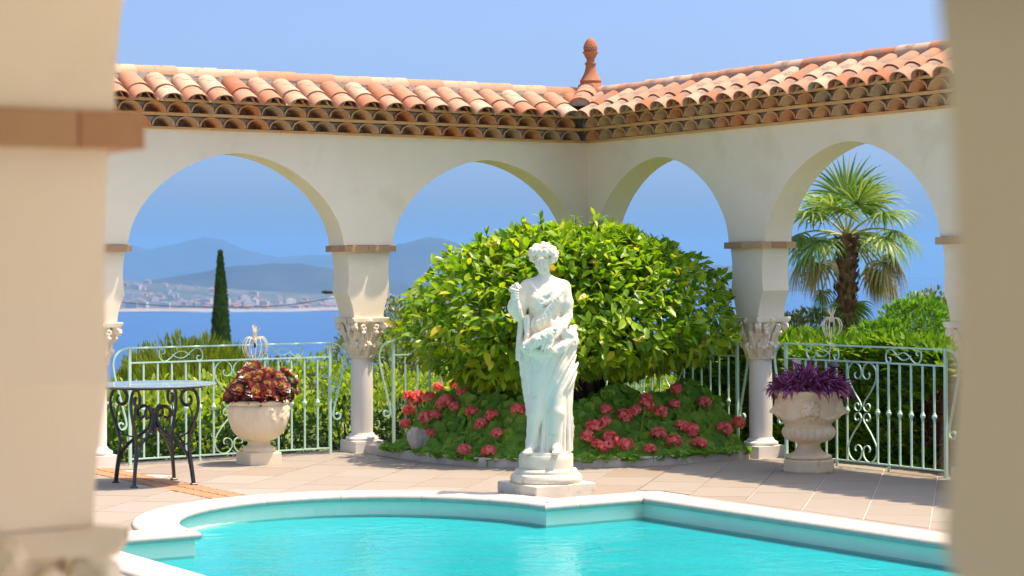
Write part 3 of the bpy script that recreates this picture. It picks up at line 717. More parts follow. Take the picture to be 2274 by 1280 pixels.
mb = MB(); mb.lathe([(0.120, 0.0), (0.130, 0.03), (0.130, 0.075), (0.112, 0.118), (0.098, 0.128)], 8); mb.build('base', TERRA, fin, rot=(0, 0, PI/8))
mb = MB(); mb.lathe([(0.094, 0.120), (0.094, 0.148), (0.098, 0.155), (0.090, 0.168), (0.076, 0.19), (0.058, 0.225), (0.046, 0.27), (0.044, 0.295), (0.046, 0.302), (0.054, 0.306), (0.054, 0.316), (0.040, 0.322), (0.035, 0.335), (0.036, 0.352), (0.050, 0.372), (0.060, 0.398), (0.072, 0.408), (0.072, 0.416), (0.05, 0.418)], 40)
obj('stem', autosmooth(mb.mesh('stem'), 40), TERRA, fin)
v = []; f = []; nz, na = 56, 72
for i in range(nz+1):
    t = i/nz; z = 0.412+0.133*t; r = 0.055*math.sqrt(max(0, 1-t**2.0))*(0.86+0.30*math.sin(min(t*2.2, 1)*PI/2)-0.12*t)+0.001
    for k in range(na):
        a = 2*PI*k/na; b1 = abs(math.sin(a*6+t*15)); b2 = abs(math.sin(a*6-t*15)); rr = r*(1+0.13*min(b1, b2)); v.append((rr*math.cos(a), rr*math.sin(a), z))
for i in range(nz):
    for k in range(na): f.append((i*na+k, i*na+(k+1) % na, (i+1)*na+(k+1) % na, (i+1)*na+k))
obj('pine_cone', mesh('pine_cone', v, f, True), TERRA, fin)

# ================================================================== RAILINGS
HR = 0.885
def railing_parts(root):
    def bar(name, pts2, r=0.006, y=0.0, flat=1.6, n=4):
        b = MB(); b.tube([(p[0], y, p[1]) for p in pts2], r, n, flat); m = b.mesh(name)
        return obj(name, autosmooth(m, 50), MINT, root)
    for s in (-1, 1):
        b = MB(); b.box((s*HR-0.011, -0.011, -0.004), (s*HR+0.011, 0.011, 0.918)); b.build('post', MINT, root)
    b = MB(); b.box((-HR-0.02, -0.017, 0.918), (HR+0.02, 0.017, 0.930), 0.002); b.build('top_rail', MINT, root)
    b = MB(); b.box((-HR+0.011, -0.010, 0.800), (HR-0.011, 0.010, 0.812)); b.build('middle_rail', MINT, root)
    b = MB(); b.box((-HR+0.011, -0.010, 0.043), (HR-0.011, 0.010, 0.054)); b.build('bottom_rail', MINT, root)
    b = MB(); b.box((-0.0065, -0.0065, 0.054), (0.0065, 0.0065, 0.800)); b.lathe([(0.008, 0.404), (0.013, 0.410), (0.014, 0.418), (0.019, 0.424), (0.020, 0.432), (0.019, 0.440), (0.014, 0.446), (0.013, 0.454), (0.008, 0.460)], 10)
    bm_ = b.mesh('baluster')
    for s in (-1, 1):
        for k in range(6): obj('baluster', bm_, MINT, root, (s*(0.169+0.120*k), 0, 0))
        b = MB(); b.box((s*0.289-0.008, -0.008, -0.004), (s*0.289+0.008, 0.008, 0.043)); b.build('foot', MINT, root)
        # bowed end bar: from the top rail out, down and back to the post, ending in a curl
        pts = [(0.0, 0.924), (0.035, 0.918), (0.075, 0.900), (0.11, 0.865), (0.128, 0.82), (0.126, 0.76), (0.112, 0.69), (0.082, 0.57), (0.050, 0.45), (0.029, 0.37), (0.022, 0.33)]
        pts = [tuple(p) for p in spline(pts, 4)]+spiral(0.062, 0.318, 0.040, 0.013, PI*1.0, PI*2.9, 20)
        bar('end_scroll', [(s*(HR+0.008+p[0]), p[1]) for p in pts], 0.0085, 0, 1.5)
        # top frieze: two crossing S-scrolls forming an eye
        for q in (-1, 1):
            c = s*0.45
            S = spiral(-0.155, 0.838, 0.010, 0.032, PI*0.6, -PI*0.9, 14)
            pts = S+[(-0.186, 0.870), (-0.160, 0.904), (-0.125, 0.908), (-0.085, 0.882), (-0.045, 0.848), (0.0, 0.833), (0.045, 0.845), (0.078, 0.866)]
            pts = S[:-1]+[tuple(p) for p in spline(pts[len(S)-1:], 4)]
            bar('frieze_scroll', [(c+q*s*p[0], 0.861+(p[1]-0.861)*q) for p in pts], 0.0045, 0, 1.8)
        for q in (-1, 1):       # panel: S-scrolls, big curl at the rail, small curl at mid height
            zc = 0.427
            small = spiral(0.056, 0.045, 0.046, 0.014, PI, PI*2.9, 22)
            crv = [(p[0], p[1]) for p in spiral(0.062, 0.290, 0.012, 0.056, PI*0.2, -PI*1.0, 16)]
            line = crv+[tuple(p) for p in spline([(0.006, 0.290), (0.016, 0.335), (0.055, 0.370), (0.105, 0.368), (0.148, 0.328), (0.158, 0.275), (0.140, 0.222), (0.085, 0.145), (0.030, 0.085), (0.012, 0.052), (0.012, 0.040)], 4)]+small[2:]
            bar('panel_scroll', [(s*p[0], zc+q*p[1]) for p in line], 0.005, 0, 1.7)
LAB = ['mint green iron railing behind the pale urn of dark red rosettes',
       'mint green iron railing beside the citrus tree, its curled end near a grey rock',
       'mint green iron railing behind the red geraniums, under the citrus tree crown',
       'mint green iron railing behind the lion mask urn, backed by the hedge']
rail0 = thing('railing', LAB[0], 'railing', (-3.434, 0.1, 0), 0, 'mint railings between the columns')
railing_parts(rail0)
for i, (loc, rz) in enumerate((((-1.058, 0.1, 0), 0), ((0.1, -1.105, 0), -PI/2), ((0.1, -3.489, 0), -PI/2))):
    o = copy_tree(rail0); o.location = loc; o.rotation_euler = (0, 0, rz); o['label'] = LAB[i+1]
o = copy_tree(rail0); o.location = (0.1, -5.86, 0); o.rotation_euler = (0, 0, -PI/2); o['label'] = 'mint green iron railing in the bay past the hedge end, beyond the palm arch'
o = copy_tree(rail0); o.location = (-5.80, 0.1, 0); o['label'] = 'mint green iron railing in the bay behind the bistro table, away from the urns'

# ================================================================== STATUE
def statue_mesh():
    s = Sculpt((-0.30, -0.25, 0.262), (0.30, 0.23, 1.715), 0.0042)
    zt = np.array([0.30, 0.333, 0.39, 0.447, 0.504, 0.561, 0.618, 0.704, 0.761, 0.846, 0.960, 1.05, 1.145, 1.2])
    ct = np.array([0.025, 0.025, 0.029, 0.032, 0.036, 0.034, 0.033, 0.028, 0.030, 0.024, 0.017, 0.012, 0.008, 0.0])
    ht = np.array([0.152, 0.150, 0.146, 0.146, 0.146, 0.150, 0.158, 0.168, 0.176, 0.180, 0.176, 0.150, 0.118, 0.11])
    bt = np.array([0.118, 0.115, 0.108, 0.105, 0.106, 0.110, 0.116, 0.124, 0.130, 0.134, 0.130, 0.112, 0.092, 0.088])
    def polar(X, Y, Z):
        z = np.asarray(Z).ravel(); sh = (1, 1, -1)
        c = np.interp(z, zt, ct).reshape(sh); h = np.interp(z, zt, ht).reshape(sh); b = np.interp(z, zt, bt).reshape(sh)
        x = X-c; th = np.arctan2(Y/b, x/h); rr = np.sqrt((x/h)**2+(Y/b)**2); return x, th, rr, h, b
    def ridge(p, sharp=1.0): return 1-np.abs(np.sin(p))**sharp*1.0
    def under(X, Y, Z):
        x, th, rr, h, b = polar(X, Y, Z)
        w = np.clip((0.62-Z)/0.2, 0.15, 1)
        fold = 0.026*w*(ridge(8.5*th+0.9*np.sin(6*Z)+0.4, 0.75)-0.5)+0.008*w*np.cos(21*th+4*Z)
        return (rr-1)*np.minimum(h, b)*0.95-fold
    s.add(lambda X, Y, Z: np.maximum(under(X, Y, Z), np.maximum(Z-1.16, 0.292-Z)), (-.2, -.16, .28), (.25, .17, 1.17))
    # legs pressing through the cloth
    s.cap((0.085, -0.085, 0.74), (0.078, -0.118, 0.56), 0.060, 0.050, 0.03); s.cap((0.078, -0.118, 0.56), (0.062, -0.105, 0.345), 0.047, 0.034, 0.025)
    s.cap((-0.045, -0.075, 0.80), (-0.07, -0.088, 0.55), 0.066, 0.052, 0.03); s.cap((-0.07, -0.088, 0.55), (-0.098, -0.075, 0.34), 0.045, 0.032, 0.025)
    # folds falling between and beside the legs
    for x0, x1, y, r in ((0.0, -0.03, -0.10, 0.014), (0.022, 0.005, -0.105, 0.011), (0.13, 0.12, -0.085, 0.014), (0.155, 0.155, -0.06, 0.014), (-0.118, -0.125, -0.04, 0.013), (0.105, 0.098, -0.11, 0.009)):
        s.cap((x0, y, 0.66), (x1, y-0.008, 0.30), r*0.8, r*1.2, 0.012)
    # overskirt: wrapped cloth with slanting folds, hem rising to the right hip
    def over(X, Y, Z):
        x, th, rr, h, b = polar(X, Y, Z)
        wr = np.clip((x+0.03)/0.16, 0.12, 1); wlft = np.clip((-0.06-x)/0.08, 0, 1)
        ph = 0.50*Z-0.95*x+0.8*x*x
        f1_ = np.abs(np.sin(PI*ph/0.052+0.8*np.sin(5*Z)))
        fold = 0.020*wr*(0.55-f1_**0.8)+0.006*wr*np.sin(2*PI*(0.62*Z-x)/0.034+1)+0.014*wlft*(0.5-np.abs(np.sin(9*th+4*Z)))+0.006*np.cos(4*th+5*Z)
        d = (rr-1)*np.minimum(h, b)*0.95-0.017-fold
        hem = 0.535+0.80*np.clip(x+0.11, 0, 0.4)+0.02*np.sin(x*38)+np.where(Y > 0.02, 0.0, 0)
        return np.maximum(d, np.maximum((hem-Z)*0.78, Z-1.04))
    s.add(over, (-.23, -.2, .50), (.28, .2, 1.05), 0.012)
    # swag rolled across the hips under the hand
    sw = [(0.205, -0.02, 1.075), (0.185, -0.085, 1.04), (0.125, -0.135, 0.995), (0.05, -0.158, 0.965), (-0.03, -0.158, 0.958), (-0.10, -0.135, 0.975), (-0.155, -0.08, 1.01), (-0.165, 0.0, 1.03)]
    for k, (dz, dy, r) in enumerate(((0.0, 0.0, 0.036), (0.034, 0.010, 0.026), (-0.030, 0.012, 0.022), (0.012, -0.016, 0.016), (-0.014, -0.012, 0.013))):
        s.chain([(p[0], p[1]+dy+0.012, p[2]+dz*(1+0.5*math.sin(i*1.7+k))) for i, p in enumerate(sw)], [r*0.72*(1+0.2*math.sin(i*2.3+k)) for i in range(len(sw))], 0.010)
    # bunched drapery on the right hip
    for k in range(13):
        a = k/12; s.chain([(0.10+0.05*a, -0.10+0.03*a, 1.125-0.012*k*0.9), (0.165+0.02*math.sin(k), -0.085, 1.09-0.010*k), (0.215-0.004*abs(k-6), -0.03, 1.055-0.011*(k-4)), (0.19, 0.05, 1.04-0.012*(k-5))], [0.012, 0.017, 0.018, 0.016], 0.010)
    s.ell((0.145, -0.02, 1.04), (0.060, 0.075, 0.075), 0.02); s.ell((0.185, -0.01, 1.112), (0.030, 0.045, 0.028), 0.01)
    # torso, bust, shoulders, neck
    s.ell((0.004, 0.005, 1.26), (0.120, 0.088, 0.175), 0.03); s.ell((0.0, 0.0, 1.355), (0.145, 0.082, 0.085), 0.04)
    s.ell((-0.058, -0.062, 1.312), (0.058, 0.052, 0.060), 0.03); s.ell((0.066, -0.062, 1.308), (0.058, 0.052, 0.060), 0.03)
    s.cap((-0.118, 0.005, 1.405), (0.122, 0.005, 1.398), 0.048, 0.050, 0.04); s.cap((0.0, 0.012, 1.41), (-0.006, -0.004, 1.53), 0.044, 0.035, 0.035)
    s.cap((-0.03, 0.01, 1.45), (-0.10, 0.01, 1.42), 0.03, 0.03, 0.03); s.cap((0.03, 0.01, 1.45), (0.10, 0.01, 1.415), 0.03, 0.03, 0.03)
    # bodice folds: a neckline swag and catenary folds
    for k in range(9):
        z0 = 1.395-0.031*k; sag = 0.055+0.010*math.sin(k*1.9); w = 0.115-0.003*k; yb = -0.088-0.02*math.sin(min(k, 5)/5*PI)+0.003*k
        pts = [(-w+0.02*math.sin(k), -0.035, z0+0.045), (-w*0.62, yb+0.012, z0-0.2*sag), (-0.01+0.02*math.sin(2*k), yb, z0-sag), (w*0.55, yb+0.008, z0-0.25*sag), (w, -0.035, z0+0.035)]
        s.chain([tuple(p) for p in spline(pts, 4)], [0.0085+0.002*math.sin(k*3+i*0.8) for i in range(17)], 0.012)
    for k in range(5):
        s.chain([tuple(p) for p in spline([(0.135, -0.04, 1.40-0.012*k), (0.085-0.012*k, -0.112, 1.335-0.03*k), (0.02-0.02*k, -0.105, 1.265-0.025*k), (-0.06, -0.085, 1.215-0.02*k)], 4)], [0.007]*13, 0.010)
    # blouse gathered over the belt
    def blouse(X, Y, Z):
        th = np.arctan2(Y/0.098, (X-0.004)/0.125); rr = np.sqrt(((X-0.004)/0.125)**2+(Y/0.098)**2)
        z0 = 1.158+0.014*np.cos(9*th+1)+0.010*np.cos(4*th)
        return np.sqrt(np.maximum((rr-1)*0.105-0.004*np.cos(19*th), -0.02)**2+((Z-z0)*0.62)**2)-0.023
    s.add(blouse, (-.17, -.15, 1.09), (.17, .15, 1.22), 0.02)
    # right-hand (viewer) arm, bare, reaching across
    s.chain([(0.138, 0.0, 1.395), (0.156, -0.015, 1.29), (0.158, -0.028, 1.20)], [0.043, 0.040, 0.034], 0.02)
    s.chain([(0.158, -0.028, 1.20), (0.115, -0.095, 1.130), (0.055, -0.152, 1.068)], [0.034, 0.033, 0.023], 0.012)
    s.ell((0.030, -0.172, 1.038), (0.030, 0.017, 0.034), 0.015)
    for k in range(4):
        x = 0.046-0.019*k; L = (0.046, 0.056, 0.058, 0.046)[k]
        s.chain([(x-0.004, -0.180, 1.020), (x-0.014, -0.190, 1.020-L*0.55), (x-0.020, -0.184, 1.020-L)], [0.0095, 0.0088, 0.0075], 0.003)
    s.chain([(0.012, -0.172, 1.052), (-0.012, -0.186, 1.040), (-0.026, -0.190, 1.020)], [0.011, 0.0095, 0.008], 0.005)
    # left-hand (viewer) arm, raised forearm in a sleeve, holding flowers
    s.chain([(-0.132, 0.0, 1.395), (-0.160, -0.01, 1.30), (-0.182, -0.025, 1.215)], [0.046, 0.045, 0.042], 0.02)
    s.chain([(-0.188, -0.03, 1.215), (-0.216, -0.075, 1.265), (-0.212, -0.112, 1.330)], [0.044, 0.046, 0.026], 0.015)
    s.ell((-0.222, -0.045, 1.272), (0.035, 0.045, 0.060), 0.02)
    s.ell((-0.212, -0.122, 1.362), (0.026, 0.020, 0.030), 0.012)
    for k in range(4):
        z = 1.385-0.017*k; s.chain([(-0.232, -0.132, z), (-0.214, -0.148, z-0.003), (-0.192, -0.146, z-0.007)], [0.0095, 0.009, 0.0075], 0.003)
    s.chain([(-0.196, -0.118, 1.375), (-0.188, -0.132, 1.392), (-0.196, -0.142, 1.402)], [0.010, 0.009, 0.008], 0.004)
    r_ = random.Random(4)
    for cx_, cy_, cz_ in ((-0.200, -0.128, 1.412), (-0.222, -0.120, 1.398), (-0.186, -0.118, 1.398), (-0.236, -0.118, 1.386)):
        for k in range(6):
            t = k*PI/3; s.ell((cx_+0.013*math.cos(t), cy_-0.006, cz_+0.013*math.sin(t)), (0.0095, 0.007, 0.0095), 0.003)
        s.ell((cx_, cy_-0.012, cz_), (0.007, 0.007, 0.007), 0.002)
    s.chain([(-0.200, -0.13, 1.34), (-0.185, -0.13, 1.26), (-0.170, -0.11, 1.20)], [0.012, 0.016, 0.018], 0.01)
    # cloth hanging from the elbow, zig-zag hem
    for k in range(7):
        y = -0.055+0.018*k; x = -0.170-0.010*(k % 2); z1 = 0.918+0.026*(k % 3)
        s.chain([(x+0.012, y*0.6, 1.21), (x-0.006, y, 1.06), (x-0.014, y, z1)], [0.018, 0.015, 0.017], 0.009)
    for k in range(3): s.chain([(-0.145+0.012*k, -0.07-0.012*k, 1.20), (-0.135+0.006*k, -0.10, 1.08), (-0.15, -0.105, 0.985)], [0.012, 0.011, 0.011], 0.01)
    # sheaf of wheat and flowers
    s.chain([(-0.135, -0.140, 1.005), (-0.06, -0.160, 1.045), (0.02, -0.158, 1.085), (0.075, -0.125, 1.115)], [0.034, 0.042, 0.038, 0.022], 0.015)
    for k in range(150):
        t = r_.random(); a = r_.uniform(-0.4, PI+0.3); bx, by, bz = -0.135+0.21*t, -0.140-0.022*math.sin(t*PI), 1.005+0.108*t
        rr = 0.045*(0.75+0.4*math.sin(t*PI)); s.ell((bx+0.35*rr*math.cos(a), by-rr*abs(math.sin(a))*0.8, bz+rr*math.cos(a)*0.9), (0.0095, 0.008, 0.0095), 0.002)
    for cx_, cz_ in ((-0.145, 0.985), (-0.118, 0.962), (-0.10, 1.0)):
        for k in range(6): s.ell((cx_+0.014*math.cos(k*1.05), -0.168, cz_+0.014*math.sin(k*1.05)), (0.010, 0.009, 0.010), 0.003)
    # head: turned a little and bowed
    Q = np.array(Matrix.Rotation(R(-14), 3, 'Z') @ Matrix.Rotation(R(10), 3, 'X')); hc = np.array((-0.012, -0.002, 1.575))
    def hp(x, y, z): return tuple(hc+Q@np.array((x, y, z)))
    def he(c, r, k=0.0, sub=False): s.ell(hp(*c), r, k, sub, Q)
    he((0, 0.008, 0.018), (0.056, 0.068, 0.066)); he((0, -0.022, -0.020), (0.047, 0.047, 0.058), 0.02); he((0, -0.040, -0.060), (0.020, 0.018, 0.016), 0.02)
    s.cap(hp(0, -0.069, 0.012), hp(0, -0.082, -0.018), 0.0065, 0.010, 0.006); s.cap(hp(-0.030, -0.056, 0.020), hp(0.030, -0.056, 0.020), 0.008, 0.008, 0.010)
    for q in (-1, 1):
        he((q*0.0205, -0.066, 0.002), (0.0135, 0.010, 0.0085), 0.004, True); he((q*0.0205, -0.0595, 0.001), (0.0105, 0.008, 0.0065), 0.002)
        he((q*0.030, -0.048, -0.020), (0.018, 0.016, 0.020), 0.015); he((q*0.056, 0.006, -0.004), (0.008, 0.015, 0.020), 0.004)
    he((0, -0.068, -0.036), (0.014, 0.008, 0.0048), 0.003); he((0, -0.066, -0.044), (0.012, 0.008, 0.0050), 0.003); he((0, -0.0745, -0.0402), (0.014, 0.004, 0.0018), 0.001, True)
    for k in range(170):
        d = np.array([r_.gauss(0, 1) for _ in range(3)]); d /= np.linalg.norm(d)
        if d[1] < -0.35 and d[2] < 0.62 and abs(d[0]) < 0.78: continue
        if d[2] < -0.62: continue
        rr = r_.uniform(0.86, 1.04); c = hp(d[0]*0.092*rr, 0.012+d[1]*0.078*rr, 0.035+d[2]*0.072*rr); q = r_.uniform(0.013, 0.023); s.ell(c, (q, q, q*r_.uniform(0.7, 1.2)), 0.004)
    for k in range(16):      # wreath leaves round the brow
        a = PI*(1.05+0.95*k/15)*1.0; s.ell(hp(0.083*math.cos(a), 0.004+0.072*math.sin(a), 0.062+0.016*(k % 2)), (0.018, 0.012, 0.022), 0.003)
    # feet
    s.chain([(-0.098, -0.085, 0.335), (-0.118, -0.125, 0.312), (-0.142, -0.158, 0.300)], [0.030, 0.026, 0.018], 0.012)
    for k in range(5): s.cap((-0.150+0.011*k, -0.155-0.003*k, 0.298), (-0.158+0.012*k, -0.176-0.003*k+0.002*k*k*0.3, 0.296), 0.009, 0.008, 0.002)
    s.chain([(0.062, -0.110, 0.340), (0.066, -0.150, 0.314), (0.070, -0.182, 0.300)], [0.031, 0.027, 0.020], 0.012)
    for k in range(5): s.cap((0.048+0.011*k, -0.186, 0.299), (0.046+0.012*k, -0.205+0.003*k, 0.297), 0.010-0.0008*k, 0.0085-0.0007*k, 0.002)
    # ground under the feet
    s.add(lambda X, Y, Z: np.maximum(np.sqrt(X*X+(Y+0.0)**2)-0.174, np.abs(Z-0.279)-0.013), (-.19, -.22, .26), (.2, .2, .30), 0.012)
    return s.mesh('figure')
st = thing('statue', 'white stone statue of a draped woman holding flowers on a round pedestal by the pool', 'statue', (-2.85, -3.61, 0), math.atan2(RT.y, RT.x))
obj('figure', statue_mesh(), STATUE, st, scale=(0.96, 1, 1))
mb = MB(); mb.lathe([(0.215, 0.086), (0.236, 0.090), (0.243, 0.105), (0.243, 0.122), (0.234, 0.140), (0.218, 0.148), (0.213, 0.150), (0.213, 0.166), (0.205, 0.176), (0.186, 0.180)], 64)
obj('torus_base', autosmooth(mb.mesh('torus_base'), 35), PEDEST, st)
mb = MB(); mb.lathe([(0.183, 0.174), (0.182, 0.20), (0.184, 0.24), (0.182, 0.268), (0.178, 0.276), (0.12, 0.279)], 64); obj('drum', autosmooth(mb.mesh('drum'), 35), PEDEST, st)
mb = MB(); mb.box((-0.24, -0.24, -0.003), (0.24, 0.24, 0.087), 0.006); mb.build('plinth', PEDEST, st, rot=(0, 0, -math.atan2(RT.y, RT.x)))

# ================================================================== PLANTING BED
KP = [(-2.26, 0.12), (-2.29, -0.32), (-2.30, -1.06), (-2.17, -1.62), (-1.95, -1.92), (-1.62, -2.17), (-1.22, -2.32), (-0.83, -2.38), (-0.36, -2.36), (0.10, -2.30)]
KS = [tuple(p) for p in spline(KP, 8)]
bedpoly = KS+[(0.12, 0.12)]
bed = tag(obj('planting_bed', mesh('planting_bed', [(x, y, 0.055) for x, y in offset_path(bedpoly[::-1], 0.05)[::-1]], [tuple(range(len(bedpoly)))]), SOIL), kind='structure')
def kerb_piece(pts):
    nrm = []
    for i in range(len(pts)):
        a = Vector(pts[max(i-1, 0)]); b = Vector(pts[min(i+1, len(pts)-1)]); t = (b-a).normalized(); nrm.append(Vector((-t.y, t.x)))
    prof = [(0, -0.003), (0.0, 0.062), (0.008, 0.072), (0.112, 0.074), (0.12, 0.066), (0.12, -0.003)]; K = len(prof); v = []; f = []; o = Vector((*pts[0], 0))
    for i, p in enumerate(pts):
        for d, z in prof: q = Vector(p)+nrm[i]*d; v.append((q.x-o.x, q.y-o.y, z))
    for i in range(len(pts)-1):
        for k in range(K-1): f.append((i*K+k, (i+1)*K+k, (i+1)*K+k+1, i*K+k+1))
    f += [tuple(range(K)), tuple(range(len(pts)*K-1, (len(pts)-1)*K-1, -1))]
    return obj('kerb_stone', autosmooth(mesh('kerb_stone', v, f), 40), KERB, bed, o)
i = 3
for L in (7, 9, 8, 8, 9, 8, 8, 9):
    seg_ = KS[i:i+L+1]
    if len(seg_) > 2: a = Vector(seg_[0]); b = Vector(seg_[1]); seg_[0] = tuple(a+(b-a)*0.05); kerb_piece(seg_)
    i += L
KARR = np.array(KS)
def kerb_dist(xy): return np.sqrt(((xy[:, None, :]-KARR[None])**2).sum(-1)).min(1)
# rock at the end of the bed
bm = bmesh.new(); bmesh.ops.create_icosphere(bm, subdivisions=4, radius=1)
for v_ in bm.verts:
    p = v_.co.copy(); q = 1+0.30*mnoise.noise(p*1.5+Vector((3, 1, 2)))+0.14*mnoise.noise(p*3.4)+0.04*mnoise.noise(p*9); v_.co = Vector((p.x*0.105*q-0.03*p.z, p.y*0.085*q, max(p.z*0.115*q*(1.15-0.35*p.x), -0.06)))
me = bpy.data.meshes.new('rock'); bm.to_mesh(me); bm.free(); autosmooth(me, 35)
tag(obj('rock', me, ROCKM, None, (-2.205, -0.80, 0.132), (0, 0, 0.4)), 'pale grey rock lying on the kerb at the left end of the flower bed', 'rock')

# ---- geraniums
def mound(x, y):
    p = np.stack([x, y], 1); e = kerb_dist(p); t = np.clip((e-0.02)/0.55, 0, 1); h = 0.09+0.52*t*t*(3-2*t)
    h *= np.where(e > 1.0, np.clip(1-(e-1.0)/0.7, 0.25, 1), 1)
    h *= np.where(x > y, np.clip(1-(e-0.48)/0.55, 0.35, 1), 1)
    h *= np.where(x < y, 1.0-0.3*np.clip((y+0.75)/0.5, 0, 1), 1.0)
    h += 0.09*np.sin(x*9+1.3)*np.sin(y*8.2+0.4)*t
    return h
def bed_pts(n):
    P = []
    while len(P) < n:
        x = rng.uniform(-2.3, -0.05, 4000); y = rng.uniform(-2.4, -0.3, 4000)
        for a, b in zip(x, y):
            if inside((a, b), bedpoly): P.append((a, b))
    return np.array(P[:n])
FWa = np.array(FW); xy = bed_pts(8000); e = kerb_dist(xy); keep = (e > 0.015) & (e < 1.35); xy = xy[keep]
x, y = xy[:, 0], xy[:, 1]; h0 = mound(x, y); d = 0.02; gx = (mound(x+d, y)-mound(x-d, y))/(2*d); gy = (mound(x, y+d)-mound(x, y-d))/(2*d)
dep = rng.random(len(x))**1.5*0.22; z = np.maximum(h0-dep*np.minimum(h0/0.5, 1)-0.02, 0.07)
nr = unit(np.stack([-gx, -gy, np.full_like(gx, 0.75)], 1)); nr = unit(nr*0.9-0.25*FWa+0.42*rsph(len(nr)))
Pg = np.stack([x, y, z], 1); szg = rng.uniform(0.065, 0.115, len(x))
left = x < y
roundm = None
GER = {}
for side, lab in ((0, 'bushy red geraniums left of the statue, spilling toward the grey rock'), (1, 'bushy red geraniums right of the statue, beside the tree trunk')):
    mk = left if side == 0 else ~left
    idx = np.nonzero(mk)[0]
    g0 = thing('geranium_bush', lab, 'flowers', (-1.7, -0.95, 0.055) if side == 0 else (-0.75, -1.75, 0.055), 0, 'geraniums in the corner bed'); GER[side] = g0
    L0 = Vector(g0.location)
    # the leaves that show largest become single parts
    vis = idx[np.argsort(dep[idx])][:1000]; vis = vis[np.argsort((Pg[vis]-np.array(CAM))@np.array(FW))][:150]
    rest = np.setdiff1d(idx, vis)
    D = rsph(len(rest)); Dn = unit(D-nr[rest]*(D*nr[rest]).sum(1, keepdims=True))
    o = obj('foliage', cloud('foliage', Pg[rest]-np.array(L0), Dn, nr[rest], szg[rest], 'round'), LEAF_GERAN, g0); o['kind'] = 'stuff'
    for i in vis:
        m_ = GER.get('leaf')
        if m_ is None: m_ = cloud('leaf', [(0, 0, 0)], [(1, 0, 0)], [(0, 0, 1)], [1.0], 'round', var=[0.2]); GER['leaf'] = m_
        q = Vector(nr[i]).to_track_quat('Z', 'Y'); lo = obj('leaf', m_, LEAF_GERAN, g0, Vector(Pg[i])-L0, None, (szg[i],)*3)
        lo.rotation_euler = (q @ Matrix.Rotation(random.uniform(0, 6.28), 3, 'Z').to_quaternion()).to_euler()
    # a few stems
    b = MB()
    for k in range(14):
        i = random.choice(list(idx)); p = Pg[i]; b.tube([(p[0]*0.9-0.1-L0.x, p[1]*0.9-0.1-L0.y, 0.0), (p[0]-L0.x, p[1]-L0.y, p[2]-0.03-L0.z)], [0.009, 0.005], 5)
    b.build('stem', LEAF_GERAN, g0)
def flower_mesh(seed):
    r_ = np.random.default_rng(seed); n = 120; d = unit(r_.normal(size=(n, 3))); d[:, 2] = np.where(d[:, 2] < -0.55, -d[:, 2], d[:, 2])
    P = d*(0.032*np.where(np.arange(n) < 85, 1.0, 0.62))[:, None]*np.array([1.12, 1.12, 0.88]); t = unit(np.cross(d, r_.normal(size=(n, 3))))
    return cloud('flower_head', P-t*0.010, t+0.25*d, d, r_.uniform(0.018, 0.026, n), 'petal')
FLM = [flower_mesh(k) for k in range(4)]
def ray_mound(u, v):
    r0 = ray(u, v); tlast = None
    for k in range(500):
        t = 14.0+k*0.01; p = CAM+r0*t
        if inside((p.x, p.y), bedpoly):
            h = float(mound(np.array([p.x]), np.array([p.y]))[0])
            if p.z <= h+0.015: return p
            tlast = p
    return tlast
FL = [(820+a*.469, 460+b*.469) for a, b in [(230, 900), (285, 905), (325, 855), (370, 920), (405, 840), (440, 870), (185, 895), (188, 965), (172, 1025), (270, 995), (313, 985), (405, 945), (485, 970), (580, 985), (527, 1028), (605, 1070), (245, 1075), (288, 1075), (452, 1150), (565, 1160), (703, 960), (215, 920), (345, 930)]]
FR = [(1220+a*.469, 460+b*.469) for a, b in [(600, 860), (460, 935), (268, 958), (405, 968), (358, 988), (528, 968), (592, 935), (262, 1020), (210, 1040), (180, 1085), (625, 1035), (670, 1055), (517, 1075), (290, 1095), (232, 1128), (275, 1137), (360, 1123), (590, 1110), (475, 1148), (708, 1122), (828, 1050), (893, 1022), (735, 925), (460, 905)]]
for side, LST in ((0, FL), (1, FR)):
    g0 = GER[side]; L0 = Vector(g0.location)
    for k, (u, v) in enumerate(LST):
        p = ray_mound(u, v)
        if p is None: p = at(u, v, 16.3 if side else 16.6)
        p = p-ray(u, v)*0.035; sc_ = random.uniform(1.1, 1.6)*(1.25 if side and k == 20 else 1)
        o = obj('flower_head', FLM[k % 4], PETAL_RED, g0, p-L0, (random.uniform(-.5, .5), random.uniform(-.5, .5), random.uniform(0, 6)), (sc_,)*3)
        b = MB(); q = p-L0; b.tube([(0, 0, -0.01), (0.01, 0.02, -0.10), (0.03, 0.05, -0.20)], 0.0035, 5); b.build('flower_stalk', LEAF_GERAN, o)

# ---- citrus tree
TC = Vector((-1.09, -1.34, 0)); tree = thing('citrus_tree', 'low dome of glossy green citrus tree leaves growing behind the statue', 'tree', (-1.0, -1.45, 0.05))
L0 = Vector(tree.location); ctr = np.array((TC.x, TC.y, 1.04))
RTn, FWn = np.array(RT), np.array(FW)
def crown_r(dv):      # radius along direction dv (in view-aligned axes: right, forward, up)
    a, b, c = dv[:, 0], dv[:, 1], dv[:, 2]
    rz = np.where(c > 0, 0.80, np.where(a > 0, 0.37, 0.50)); rx = np.where(a < 0, 1.38, 1.36)
    k = 1/np.sqrt((a/rx)**2+(b/1.12)**2+(c/rz)**2)
    return k
NL = 15500
dv = rsph(NL); dv[:, 2] = np.where(dv[:, 2] < -0.6, -dv[:, 2], dv[:, 2])
lump = np.array([mnoise.noise(Vector((float(q[0])*2.6, float(q[1])*2.6, float(q[2])*2.6+5)))*0.6+0.4*mnoise.noise(Vector((float(q[0])*6, float(q[1])*6, float(q[2])*6))) for q in dv])
